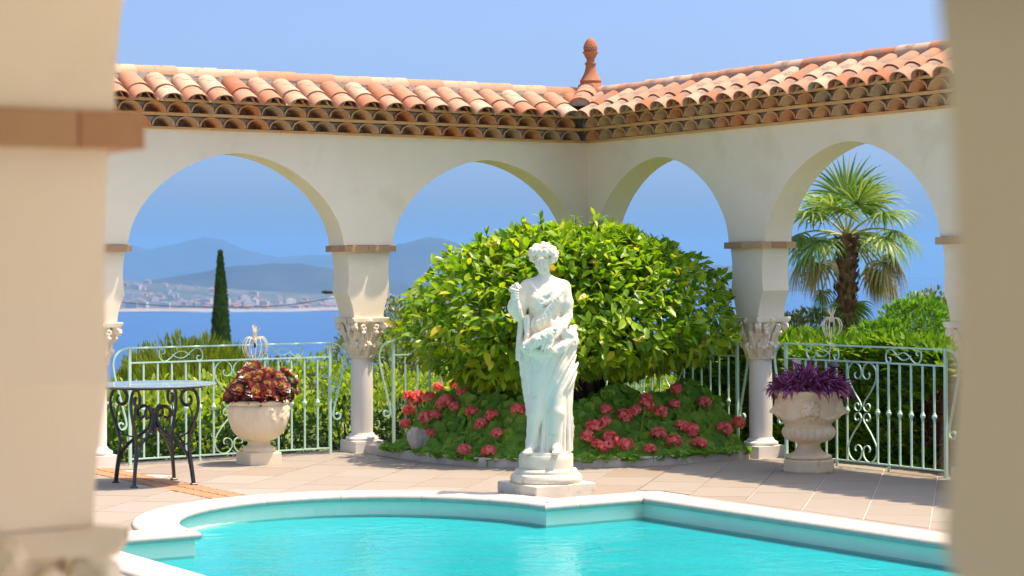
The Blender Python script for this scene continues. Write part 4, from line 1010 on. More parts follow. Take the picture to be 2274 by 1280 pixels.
rad = crown_r(dv)*(0.98+0.17*lump)*(1-0.50*rng.random(NL)**1.9)
Pc = ctr+rad[:, None]*(dv[:, :1]*RTn+dv[:, 1:2]*FWn+dv[:, 2:]*np.array((0, 0, 1.)))
out = unit((Pc-ctr)*np.array((1, 1, 1.8)))
Dl = unit(out*0.75+0.85*rsph(NL)+np.array((0, 0, -0.25))); Nl = unit(out*0.6+np.array((0, 0, 0.7))+0.5*rsph(NL)); Sl = rng.uniform(0.075, 0.135, NL)
# shoots that break the outline
sh_dirs = [(-0.18, -0.2, 1), (0.28, -0.3, 1), (0.05, 0.1, 1), (-0.75, -0.3, 0.55), (0.8, -0.25, 0.55), (0.98, -0.3, 0.12), (-0.98, -0.2, 0.1), (-0.45, -0.5, 0.8), (0.55, -0.3, 0.8), (0.95, -0.1, -0.1), (-0.92, -0.4, -0.15), (-0.3, -0.6, 0.75), (0.12, 0.0, 1.0), (0.7, -0.6, 0.3)]
eP, eD = [], []
tw = MB()
sh_dirs += [(random.uniform(-1, 1), random.uniform(-0.7, 0.4), random.uniform(-0.1, 1.0)) for _ in range(26)]
for dd in sh_dirs:
    dn = unit(np.array([dd])); r0 = crown_r(dn)[0]*1.0; d3 = dn[0, 0]*RTn+dn[0, 1]*FWn+dn[0, 2]*np.array((0, 0, 1.)); g_ = unit(d3*0.6+np.array((0, 0, .7)))
    b0 = ctr+d3*r0*0.92; Ls = random.uniform(0.07, 0.20); tw.tube([tuple(b0-np.array(L0)), tuple(b0+g_*Ls-np.array(L0))], [0.006, 0.003], 5)
    for k in range(9):
        eP.append(b0+g_*Ls*(0.25+0.75*k/8)); eD.append(unit(g_*0.55+rsph(1)[0]*0.9))
Pc = np.concatenate([Pc, eP]); Dl = np.concatenate([Dl, eD]); Nl = np.concatenate([Nl, unit(np.array(eD)+np.array((0, 0, 1.5)))]); Sl = np.concatenate([Sl, np.full(len(eP), 0.085)])
depth = (Pc-np.array(CAM))@FWn; order = np.argsort(depth); pick = rng.permutation(order[:1600])[:290]; restm = np.ones(len(Pc), bool); restm[pick] = False
o = obj('crown', cloud('crown', (Pc-np.array(L0))[restm], Dl[restm], Nl[restm], Sl[restm], 'leaf'), LEAF_CITRUS, tree); o['kind'] = 'stuff'
lm = cloud('leaf', [(0, 0, 0)], [(1, 0, 0)], [(0, 0, 1)], [1.0], 'leaf', var=[0.0])
for i in pick:
    D = Vector(Dl[i]).normalized(); N_ = Vector(Nl[i]); B = N_.cross(D).normalized(); N2 = D.cross(B)
    lo = obj('leaf', lm, LEAF_CITRUS, tree); lo.matrix_local = Matrix.Translation(Vector(Pc[i])-L0) @ Matrix((D, B, N2)).transposed().to_4x4() @ Matrix.Scale(float(Sl[i]), 4)
tw.build('shoots', BARK, tree)
b = MB(); tb = [(-0.10, 0.0, 0.0), (-0.05, -0.02, 0.16), (0.05, -0.03, 0.34), (0.20, -0.06, 0.50), (0.22, 0.0, 0.8)]
b.tube([tuple(p) for p in spline(tb, 5)], [0.095-0.055*i/20 for i in range(21)], 10)
for ex, ey, ez in ((-0.7, 0.2, 0.95), (0.6, -0.5, 0.85), (-0.35, -0.55, 1.0), (0.75, 0.3, 1.1), (0.0, 0.5, 1.2), (-0.55, -0.1, 1.3), (0.35, -0.2, 1.4)):
    s0 = (0.0, -0.02, 0.28); b.tube([s0, (ex*0.4, ey*0.4, 0.28+(ez-0.28)*0.6), (ex, ey, ez)], [0.05, 0.032, 0.010], 7)
obj('trunk', autosmooth(b.mesh('trunk'), 60), BARK, tree)

# ================================================================== URNS
def lathe_grid(prof, na, fn):
    Q_ = np.array(spline(prof, 8)); L_ = np.concatenate([[0], np.cumsum(np.sqrt((np.diff(Q_, axis=0)**2).sum(1)))]); tt = np.linspace(0, L_[-1], int(L_[-1]/0.0042))
    P = np.stack([np.interp(tt, L_, Q_[:, 0]), np.interp(tt, L_, Q_[:, 1])], 1); v = []; f = []
    for i, (r, z) in enumerate(P):
        for k in range(na):
            a = 2*PI*k/na; rr, zz = fn(a, float(r), float(z)); v.append((rr*math.cos(a), rr*math.sin(a), zz))
    n = len(P)
    for i in range(n-1):
        for k in range(na): f.append((i*na+k, i*na+(k+1) % na, (i+1)*na+(k+1) % na, (i+1)*na+k))
    return mesh('bowl', v, f, True)
def gauss(x, s): return math.exp(-(x/s)**2)
def adiff(a, b): return (a-b+PI) % (2*PI)-PI
urn1 = thing('stone_urn', 'pale cream stone urn with raised drops round its bowl, holding dark red rosettes', 'urn', (-3.43, -0.37, 0), 0, 'stone urns on the terrace')
def f1(a, r, z):
    q = 0
    ph = (a*14/(2*PI)) % 1-0.5
    if 0.30 < z < 0.47:
        q += 0.016*gauss(ph, 0.17)*gauss(z-0.435, 0.022)+0.010*gauss(ph, 0.16)*gauss(z-0.395, 0.020)+0.008*gauss(ph-0.12*math.sin(z*60), 0.2)*gauss(z-0.365, 0.022)
    if 0.19 < z < 0.40: q -= 0.004*gauss(abs(ph)-0.5, 0.07)
    return r+q, z
bw = lathe_grid([(0.120, 0.088), (0.128, 0.10), (0.132, 0.118), (0.118, 0.135), (0.092, 0.150), (0.086, 0.165), (0.092, 0.180), (0.112, 0.188), (0.150, 0.205), (0.195, 0.250), (0.222, 0.300), (0.236, 0.360), (0.240, 0.420), (0.238, 0.458), (0.226, 0.466), (0.232, 0.474), (0.243, 0.484), (0.243, 0.500), (0.234, 0.508), (0.215, 0.506), (0.205, 0.48), (0.01, 0.478)], 168, f1)
obj('bowl', bw, URNST2, urn1)
b = MB(); b.box((-0.135, -0.135, -0.003), (0.135, 0.135, 0.094), 0.007); b.build('base', URNST2, urn1)
urn2 = thing('stone_urn', 'honey coloured stone urn with a lion mask and fluted bowl, holding purple leaves', 'urn', (-0.38, -3.43, 0), 0, 'stone urns on the terrace')
FRONT = math.atan2(CYW+3.43, CXW+0.38)+0.05
def f2(a, r, z):
    q = 0; zz = z
    ph = (a*22/(2*PI)) % 1-0.5
    if 0.225 < z < 0.345: t = (z-0.225)/0.12; q += 0.020*math.sqrt(max(0, 1-(2*ph)**2))*math.sin(PI*min(max(t, 0), 1))**0.6-0.006
    for m in range(4):
        d = adiff(a, FRONT+m*PI/2)*0.235; h = z-0.475      # metres across and up from the mask's centre
        if abs(d) < 0.13 and abs(h) < 0.13:
            rm = math.hypot(d/0.062, (h+0.006)/0.066)
            q += 0.042*math.exp(-rm**4)                                            # head
            q += 0.018*math.exp(-((rm-1.05)/0.20)**2)*(0.7+0.5*math.cos(11*math.atan2(h, d)))   # mane
            q += 0.024*gauss(d, 0.013)*gauss(h+0.020, 0.026)+0.012*gauss(abs(d)-0.013, 0.011)*gauss(h+0.038, 0.012)   # nose, muzzle
            q -= 0.020*gauss(abs(d)-0.024, 0.009)*gauss(h-0.012, 0.007)              # eyes
            q += 0.007*gauss(abs(d)-0.024, 0.014)*gauss(h-0.026, 0.007)              # brows
            q -= 0.020*gauss(d, 0.020)*gauss(h+0.054, 0.006); q += 0.008*gauss(abs(d)-0.048, 0.010)*gauss(h-0.040, 0.011)   # mouth, ears
        # garlands swinging from mask to mask
        dm = abs(adiff(a, FRONT+m*PI/2+PI/4)); zs = 0.395-0.0+0.06*(dm/(PI/4))**2
        if dm < PI/4: q += 0.022*gauss(z-zs, 0.018)*(0.75+0.35*math.sin(a*46+z*90))
    return r+q, zz
bw = lathe_grid([(0.150, 0.098), (0.168, 0.104), (0.170, 0.118), (0.160, 0.130), (0.135, 0.138), (0.105, 0.155), (0.088, 0.185), (0.086, 0.205), (0.098, 0.220), (0.125, 0.226), (0.165, 0.245), (0.184, 0.285), (0.185, 0.325), (0.176, 0.345), (0.168, 0.352), (0.172, 0.362), (0.180, 0.370), (0.196, 0.395), (0.208, 0.430), (0.214, 0.480), (0.218, 0.530), (0.224, 0.556), (0.238, 0.566), (0.250, 0.582), (0.252, 0.600), (0.244, 0.610), (0.222, 0.606), (0.212, 0.580), (0.01, 0.575)], 240, f2)
obj('bowl', bw, URNST, urn2)
b = MB(); b.lathe([(0.188, -0.003), (0.196, 0.012), (0.196, 0.088), (0.188, 0.097), (0.12, 0.100)], 8); b.build('base', URNST, urn2, rot=(0, 0, PI/8))

# ---- aeonium rosettes
aeo = thing('aeonium_plant', 'clump of dark red aeonium rosettes with yellow green hearts', 'plant', (-3.43, -0.37, 0.478))
def rosette(seed):
    r_ = np.random.default_rng(seed); out = []
    for nm, n, r0, r1, el, mat, ln in (('rosette', 40, 0.018, 0.032, 0.45, AEON, 0.032), ('ring', 22, 0.010, 0.019, 0.6, AEON_MID, 0.018), ('core', 22, 0.001, 0.012, 0.8, AEON_CORE, 0.012)):
        a = np.arange(n)*2.39996; t = np.sqrt(np.linspace(0, 1, n)); d = np.stack([np.cos(a), np.sin(a), np.zeros(n)], 1); rr = r0+(r1-r0)*t
        e = el*(1-0.75*t); D = d*np.cos(e)[:, None]+np.array((0, 0, 1))*np.sin(e)[:, None]
        P = d*(rr-0.008)[:, None]+np.array((0, 0, 1.))*(0.012-0.016*t)[:, None]+np.array((0, 0, {'rosette': 0.0, 'ring': 0.010, 'core': 0.016}[nm]))
        out.append((nm, cloud(nm, P, D, np.tile((0, 0, 1.), (n, 1))+d*-0.3, np.full(n, ln)*r_.uniform(.85, 1.1, n), 'petal'), mat))
    return out
ROS = rosette(3)
# heads placed on the clump as seen, over a dome above the bowl
AE = [(262, 405, 1.25), (420, 425, 1.3), (335, 285, 1.15), (678, 380, 1.3), (790, 290, 1.15), (545, 350, .85), (550, 430, .85), (452, 292, .75), (388, 240, .7), (520, 262, .7), (155, 470, 1.1), (770, 455, .85), (815, 405, .9), (380, 175, 1.15), (555, 230, 1.0), (650, 285, 1.1), (740, 235, 1.0), (585, 240, .8), (230, 340, .9), (512, 497, .55), (625, 490, .55), (465, 240, .8), (290, 235, .9), (215, 495, .6), (700, 450, .7), (500, 340, .7), (360, 350, .8), (610, 350, .8), (190, 400, .8), (330, 470, .8), (470, 490, .7), (740, 380, .7), (690, 500, .6), (440, 360, .6)]
L0 = Vector(aeo.location)
b = MB()
for k, (X, Y, sc_) in enumerate(AE):
    u, v = 480+X/4.74, 780+Y/4.74; r0 = ray(u, v)
    # intersect with an ellipsoid dome over the urn
    o_ = CAM-Vector((-3.43, -0.37, 0.52)); A = Vector((0.245, 0.245, 0.27 if X < 480 else 0.23)); od = Vector((o_.x/A.x, o_.y/A.y, o_.z/A.z)); rd = Vector((r0.x/A.x, r0.y/A.y, r0.z/A.z))
    aa, bb, cc = rd.dot(rd), od.dot(rd), od.dot(od)-1; disc = bb*bb-aa*cc; t = (-bb-math.sqrt(disc))/aa if disc > 0 else -bb/aa
    p = CAM+r0*t; nrm = (p-Vector((-3.43, -0.37, 0.46))).normalized(); nrm = (nrm*0.8+Vector((-0.25, -0.65, 0.35))*0.6).normalized()
    hd = bpy.data.objects.new('rosette', ROS[0][1]); 
    if not ROS[0][1].materials: ROS[0][1].materials.append(AEON)
    link(hd, aeo); hd.location = p-L0; hd.rotation_euler = nrm.to_track_quat('Z', 'Y').to_euler(); hd.scale = (sc_*1.25,)*3
    for nm, m_, mt in ROS[1:]: obj(nm, m_, mt, hd)
    q = p-L0-nrm*0.01; b.tube([(q.x*0.35, q.y*0.35, 0.0), (q.x*0.8, q.y*0.8, q.z*0.6), tuple(q)], [0.010, 0.008, 0.007], 6)
b.build('stems', BARK, aeo)
NF = 900; a = rng.uniform(0, 2*PI, NF); rr = 0.23*np.sqrt(rng.random(NF)); zz = 0.01+0.20*np.sqrt(np.maximum(0, 1-(rr/0.26)**2))*rng.random(NF)
P = np.stack([rr*np.cos(a), rr*np.sin(a), zz], 1); D = unit(P*np.array((1, 1, 0.6))+0.02*rsph(NF)+0.6*rsph(NF)*0.2)
o = obj('foliage', cloud('foliage', P, D, rsph(NF)+np.array((0, 0, 1)), rng.uniform(0.03, 0.05, NF), 'petal', 0.7), AEON, aeo); o['kind'] = 'stuff'
# ---- purple heart in the lion urn
pur = thing('purple_plant', 'trailing purple leaved plant overflowing the lion mask urn', 'plant', (-0.38, -3.43, 0.58)); NP_ = 620
a = rng.uniform(0, 2*PI, NP_); t = np.sqrt(rng.random(NP_)); rr = 0.25*t; zz = 0.03+0.11*(1-t**2)*rng.uniform(0.4, 1.25, NP_)
P = np.stack([rr*np.cos(a), rr*np.sin(a), zz], 1); d = np.stack([np.cos(a), np.sin(a), 0.9*(1-t)-0.12+0.35*rng.normal(size=NP_)], 1)
D = unit(unit(d)+0.75*rsph(NP_)*np.array((1, 1, .6))); S = rng.uniform(0.075, 0.15, NP_)
sel = np.nonzero((P@-FWn > 0.02))[0][:120]; msk = np.ones(NP_, bool); msk[sel] = False
o = obj('foliage', cloud('foliage', P[msk], D[msk], np.tile((0, 0, 1.), (msk.sum(), 1))+0.4*rsph(msk.sum()), S[msk], 'blade'), PURPLE, pur); o['kind'] = 'stuff'
pl = cloud('leaf', [(0, 0, 0)], [(1, 0, 0)], [(0, 0, 1)], [1.0], 'blade', var=[0.1])
for i in sel:
    Dv = Vector(D[i]); N_ = Vector((random.gauss(0, .3), random.gauss(0, .3), 1)); B = N_.cross(Dv).normalized(); N2 = Dv.cross(B)
    lo = obj('leaf', pl, PURPLE, pur); lo.matrix_local = Matrix.Translation(Vector(P[i])) @ Matrix((Dv, B, N2)).transposed().to_4x4() @ Matrix.Scale(float(S[i]), 4)
b = MB()
for k in range(9):
    a_ = -2.2+0.55*k; b.tube([(0.05*math.cos(a_), 0.05*math.sin(a_), 0.0), (0.16*math.cos(a_), 0.16*math.sin(a_), 0.12), (0.27*math.cos(a_), 0.27*math.sin(a_), 0.16+0.05*math.sin(k*2))], [0.006, 0.005, 0.003], 5)
b.build('stems', PURPLE, pur)

# ---- stake ornaments with arching strands, and their little solar panels
def stake(label, base, top, tuft, rad_, lean):
    t0 = thing('stake_ornament', label, 'ornament', base, 0, 'strand ornaments in the urns'); h = top-base[2]
    b = MB(); b.tube([(0, 0, 0), (lean*0.5, 0, h*0.5), (lean, 0, h)], 0.0035, 6); b.build('stake', FIBRE, t0)
    b = MB(); b.lathe([(0.007, h-0.015), (0.009, h-0.012), (0.009, h+0.018), (0.007, h+0.02)], 10, (lean, 0)); b.build('collar', BLACKP, t0)
    r_ = random.Random(len(label))
    for k in range(13):
        a_ = 2*PI*k/13+r_.uniform(-.2, .2); R_ = rad_*r_.uniform(0.75, 1.05); dn = r_.uniform(0.9, 1.35)
        pts = [(lean, 0, h+0.015), (lean+0.25*R_*math.cos(a_), 0.25*R_*math.sin(a_), h+0.6*R_), (lean+0.7*R_*math.cos(a_), 0.7*R_*math.sin(a_), h+0.62*R_), (lean+R_*math.cos(a_), R_*math.sin(a_), h+0.05*R_), (lean+0.92*R_*math.cos(a_), 0.92*R_*math.sin(a_), h-0.5*R_*dn), (lean+0.6*R_*math.cos(a_), 0.6*R_*math.sin(a_), h-1.0*R_*dn)]
        b = MB(); b.tube([tuple(p) for p in spline(pts, 4)], [0.0042-0.0025*i/20 for i in range(21)], 5); b.build('strand', FIBRE, t0)
    for k in range(9):
        a_ = 2*PI*k/9; b = MB(); b.tube([(lean, 0, h+0.01), (lean+0.012*math.cos(a_), 0.012*math.sin(a_), h+tuft*0.6), (lean+0.045*math.cos(a_)*r_.uniform(.2, 1.2), 0.045*math.sin(a_), h+tuft*r_.uniform(.8, 1.1))], [0.004, 0.005, 0.001], 5); b.build('strand', FIBRE, t0)
    return t0
pa = at(572, 880, 16.45); stake('cream strand ornament on a stake above the dark red rosettes', (pa.x, pa.y, 0.60), at(566, 768, 16.45).z, 0.17, 0.105, -0.02)
pb = at(1838, 860, 15.5); stake('cream strand ornament on a leaning stake above the purple leaves', (pb.x, pb.y, 0.66), at(1852, 722, 15.5).z, 0.13, 0.085, 0.045)
def solar(label, p, rz):
    t0 = thing('solar_panel', label, 'solar panel', p, rz); b = MB(); b.lathe([(0.034, 0.0), (0.040, 0.004), (0.040, 0.012), (0.034, 0.016)], 20); o = b.build('panel', BLACKP, t0, rot=(R(35), 0, 0), scale=(1.25, 0.85, 1)); autosmooth(o.data, 40)
    b = MB(); b.tube([(0, 0, 0.004), (0, 0.01, -0.10)], 0.005, 6); b.build('stake', BLACKP, t0)
solar('small dark oval solar panel among the purple leaves', at(1850, 813, 15.45), math.atan2(RT.y, RT.x)+0.4)
solar('small dark oval solar panel at the rim below the red rosettes', at(540, 887, 16.27), math.atan2(RT.y, RT.x))
pc = at(1770, 818, 15.6); t0 = thing('plastic_cup', 'white tapered plastic cup standing among the purple leaves', 'cup', pc)
b = MB(); b.lathe([(0.022, -0.06), (0.032, 0.055), (0.034, 0.058), (0.030, 0.055), (0.020, -0.055)], 20); o = b.build('cup_body', WCUP, t0); autosmooth(o.data, 40)
b = MB(); b.tube([(0, 0, -0.055), (0, 0, -0.19)], 0.004, 6); b.build('stem', WCUP, t0)

# ================================================================== BISTRO TABLE
tbl = thing('bistro_table', 'round glass topped table on black wrought iron scroll legs', 'table', (-4.73, -1.36, 0), R(-5))
m, n_, l_, b_ = nmat('table_glass'); b_.inputs['Base Color'].default_value = (0.55, 0.68, 0.72, 1); b_.inputs['Roughness'].default_value = 0.04; b_.inputs['Transmission Weight'].default_value = 0.55; b_.inputs['IOR'].default_value = 1.5; GLASS = m
b = MB(); b.lathe([(0.440, 0.708), (0.447, 0.711), (0.447, 0.717), (0.442, 0.720), (0.0, 0.7205)], 64, cap=False); b.add([(0.44*math.cos(2*PI*k/64), 0.44*math.sin(2*PI*k/64), 0.708) for k in range(64)], [tuple(range(63, -1, -1))]); b.build('glass_top', GLASS, tbl)
b = MB(); P = [(0.36*math.cos(2*PI*k/48), 0.36*math.sin(2*PI*k/48), 0.699) for k in range(49)]; b.tube(P, 0.0085, 6, caps=False); obj('top_ring', autosmooth(b.mesh('top_ring'), 60), IRON, tbl)
outer_b = [tuple(p) for p in spline([(0.315, 0.0), (0.300, 0.11), (0.282, 0.22), (0.272, 0.29), (0.285, 0.36), (0.318, 0.45), (0.345, 0.54), (0.348, 0.61), (0.325, 0.665), (0.285, 0.688), (0.240, 0.672), (0.215, 0.63), (0.225, 0.585), (0.258, 0.568), (0.290, 0.582), (0.295, 0.615), (0.280, 0.635)], 5)]
inner_b = [tuple(p) for p in spline([(0.305, 0.0), (0.288, 0.12), (0.262, 0.21), (0.205, 0.285), (0.120, 0.345), (0.055, 0.395), (0.026, 0.455), (0.032, 0.525), (0.072, 0.558), (0.118, 0.545), (0.135, 0.505), (0.112, 0.475), (0.082, 0.482)], 5)]
def rad_bar(pts, a, r, n=4, flat=1.0):
    b = MB(); b.tube([(p[0]*math.cos(a), p[0]*math.sin(a), p[1]) for p in pts], r, n, flat); return b
for k in range(4):
    a = PI/4+k*PI/2
    lo = rad_bar(outer_b, a, 0.013).build('leg', IRON, tbl); rad_bar(inner_b, a, 0.0125).build('scroll', IRON, lo)
    rad_bar([(0.275, 0.30), (0.24, 0.285), (0.195, 0.297)], a, 0.007).build('tie', IRON, lo)
    tws = spline([(0.275, 0.575), (0.300, 0.50), (0.285, 0.40), (0.22, 0.345), (0.14, 0.335)], 10); rr = [0.0045+0.0015*(i % 2) for i in range(len(tws))]
    b = MB(); b.tube([(p[0]*math.cos(a), p[0]*math.sin(a), p[1]) for p in tws], rr, 5); b.build('twisted_rod', IRON, lo)
    b = MB(); b.box((0.31*math.cos(a)-0.022, 0.31*math.sin(a)-0.022, 0.0), (0.31*math.cos(a)+0.022, 0.31*math.sin(a)+0.022, 0.012), 0.003); b.build('foot', IRON, lo)
b = MB(); b.lathe([(0.0, 0.36), (0.012, 0.365), (0.018, 0.385), (0.030, 0.40), (0.030, 0.42), (0.022, 0.43), (0.022, 0.50), (0.030, 0.51), (0.030, 0.525), (0.016, 0.54), (0.0, 0.545)], 16, cap=False); obj('hub', autosmooth(b.mesh('hub'), 40), IRON, tbl)

# ================================================================== HILLSIDE, SEA, FAR SHORE
def terr(x, y):
    t = math.hypot(max(x-0.4, 0), max(y-0.4, 0))
    if t <= 0: return -0.14
    return -0.14-0.03*t-0.00028*t*t*min(1, 400/t) if t < 30 else -1.292-(t-30)*0.115-max(0, t-120)*0.055
gl = sorted(set([-400, -150, -60, -30]+[-20+2*i for i in range(10)]+[0.39, 0.41]+[1+1.5*i for i in range(14)]+[24+6*i for i in range(14)]+[110+25*i for i in range(10)]+[380, 450, 550, 700, 900]))
V = []; Fq = []
for yv in gl:
    for xv in gl:
        z = max(terr(xv, yv), -97.0)
        if xv <= 0.395 and yv <= 0.395: z = -0.61
        elif max(xv, yv) > 0.6: z += 0.10*mnoise.noise(Vector((xv*0.3, yv*0.3, 0)))*min(1, (max(xv, yv)-0.6)/3)
        V.append((xv, yv, z))
n = len(gl)
for j in range(n-1):
    for i in range(n-1): Fq.append((j*n+i, j*n+i+1, (j+1)*n+i+1, (j+1)*n+i))
tag(obj('garden_ground', mesh('garden_ground', V, Fq, True), GROUND), kind='structure')
def ground_z(x, y): return terr(x, y)-0.02
SEA_Z = -95.0
def sea_mat():
    m, nn, l, b = nmat('sea_water'); b.inputs['Base Color'].default_value = (0.008, 0.065, 0.21, 1); b.inputs['Roughness'].default_value = 0.32; b.inputs['Specular IOR Level'].default_value = 0.35
    t = tex(nn, l, 0.02, 3, 'Object'); bumpn(nn, l, b, t.outputs[0], 0.5, 2.0); return m
mb = MB(); NS = 128
ringr = [400, 2000, 6000, 12000, 21500]; v = [(CXW+r*math.cos(2*PI*k/NS), CYW+r*math.sin(2*PI*k/NS), SEA_Z) for r in ringr for k in range(NS)]
f = [(i*NS+k, (i+1)*NS+k, (i+1)*NS+(k+1) % NS, i*NS+(k+1) % NS) for i in range(len(ringr)-1) for k in range(NS)]
mb.add(v, f); tag(mb.build('sea', sea_mat()), kind='structure')
def yh(u): return PPY+math.tan(ROLL)*(u-1137)
def ridge_mesh(name, prof, D, thick, base_z, rough, seed, mat, du=6, front=0.5):
    """a range of hills: prof = skyline (u, v) as seen; D metres to the crest; thick = depth of the massif"""
    us = np.arange(prof[0][0], prof[-1][0]+1, du); vs_ = np.interp(us, [p[0] for p in prof], [p[1] for p in prof])
    rows = [(-front*thick, 0.0), (-0.42*front*thick, 0.30), (-0.26*front*thick, 0.50), (-0.14*front*thick, 0.68), (-0.06*front*thick, 0.86), (0, 1.0), (0.2*thick, 0.8), (0.6*thick, 0.3), (thick, 0.0)]
    V = []
    for dr, hf in rows:
        for u, v in zip(us, vs_):
            d = D+dr; crest = CH+(yh(u)-v)/F_PX*D; p = CAM+FW*d+RT*((u-1137)/F_PX*d)
            nz = mnoise.fractal(Vector((p.x/rough+seed, p.y/rough, seed)), 0.9, 2.1, 5)
            z = base_z+(crest-base_z)*hf
            if 0 < hf < 1: z += nz*0.30*(crest-base_z)*math.sin(hf*PI)
            else: z += (nz*0.03+0.055*mnoise.fractal(Vector((p.x/rough*4+seed, p.y/rough*4, seed)), 0.8, 2.2, 5))*(crest-base_z)*hf
            V.append((p.x, p.y, max(z, base_z)))
    n = len(us); F_ = [(i*n+k, i*n+k+1, (i+1)*n+k+1, (i+1)*n+k) for i in range(len(rows)-1) for k in range(n-1)]
    return tag(obj(name, mesh(name, V, F_, True), mat), kind='structure')
BZ = SEA_Z-2
ridge_mesh('far_mountain', [(-300, 575), (0, 560), (150, 556), (240, 560), (275, 549), (300, 546), (330, 553), (360, 545), (400, 539), (430, 530), (455, 525), (475, 529), (500, 532), (540, 549), (580, 562), (620, 572), (655, 570), (690, 565), (725, 567), (760, 566), (800, 560), (840, 552), (900, 556), (1000, 575), (1100, 590), (1250, 600)], 15500, 4500, BZ, 1500, 3.1, HILLM)
ridge_mesh('headland_mountain', [(760, 600), (820, 575), (860, 550), (885, 541), (915, 535), (950, 528), (975, 529), (1000, 536), (1020, 542), (1035, 543), (1050, 556), (1080, 572), (1200, 560), (1400, 575), (1600, 590), (1700, 588), (1755, 598), (1775, 611), (1800, 630), (1815, 642)], 10800, 2600, BZ, 900, 7.7, HILLM)
ridge_mesh('coastal_hill', [(-200, 640), (150, 640), (250, 634), (330, 625), (400, 612), (450, 605), (520, 593), (600, 586), (660, 588), (740, 599), (800, 607), (880, 625), (960, 640), (1100, 655), (1300, 668)], 8200, 1700, BZ, 700, 1.3, HILLM)
shore = ridge_mesh('coastal_slope', [(-200, 632), (200, 628), (265, 622), (350, 628), (420, 634), (480, 640), (560, 646), (640, 650), (720, 652), (800, 655), (880, 655), (960, 660), (1050, 668), (1250, 676)], 6900, 1500, BZ, 420, 5.9, TERRAIN2, 6, 1.0)
# pale beach front
mb = MB(); us = list(range(-200, 1260, 20)); v = []
for d, z in ((5330, SEA_Z+0.3), (5345, SEA_Z+4), (5440, SEA_Z+7)):
    for u in us: p = CAM+FW*d+RT*((u-1137)/F_PX*d); v.append((p.x, p.y, z+2*math.sin(u*0.3)))
n = len(us); mb.add(v, [(i*n+k, i*n+k+1, (i+1)*n+k+1, (i+1)*n+k) for i in range(2) for k in range(n-1)])
tag(mb.build('beach', pmat('beach_sand', (0.22, 0.19, 0.16), (0.32, 0.28, 0.25), 0.01, 0.95, 0)), kind='structure')
# houses on the far slope
b = MB(); b.box((-8, -6, -6), (8, 6, 7)); b.add([(-9, -7, 7), (9, -7, 7), (9, 7, 7), (-9, 7, 7), (-7, 0, 10.5), (7, 0, 10.5)], [(0, 1, 5, 4), (1, 2, 5), (2, 3, 4, 5), (3, 0, 4), (3, 2, 1, 0)])
hm = b.mesh('house'); hm.materials.append(HOUSEW); hm.materials.append(ROOFR)
for i, pg in enumerate(hm.polygons): pg.material_index = 1 if i >= 6 else 0
b = MB(); b.box((-14, -7, -6), (14, 7, 16)); b.box((-5, -3, 16), (5, 3, 19)); bm2 = b.mesh('house'); bm2.materials.append(HOUSEW)
bpy.context.view_layer.update()
dg = shore.data; from mathutils.bvhtree import BVHTree
bv = BVHTree.FromPolygons([v_.co for v_ in dg.vertices], [tuple(p.vertices) for p in dg.polygons])
cnt = 0; rh = random.Random(11)
while cnt < 230:
    u = rh.uniform(255, 1010); v_ = 688-abs(rh.gauss(0, 1))*24 if rh.random() < 0.7 else rh.uniform(632, 688)
    if u > 500: v_ = 688-abs(rh.gauss(0, 1))*12
    hit, nrm, ix, dist = bv.ray_cast(CAM, ray(u, v_).normalized(), 12000)
    if hit is None: continue
    big_ = rh.random() < 0.35; sc_ = rh.uniform(0.6, 1.2)
    o = obj('house', bm2 if big_ else hm, None, None, hit, (0, 0, YAW-PI/2+rh.uniform(-.6, .6)), (sc_, sc_, sc_*rh.uniform(.7, 1.2)))
    tag(o, 'small flat roofed block in the town on the far shore' if big_ else 'small red roofed house in the town on the far shore', 'house', 'flat roofed blocks on the far shore' if big_ else 'red roofed houses on the far shore'); cnt += 1

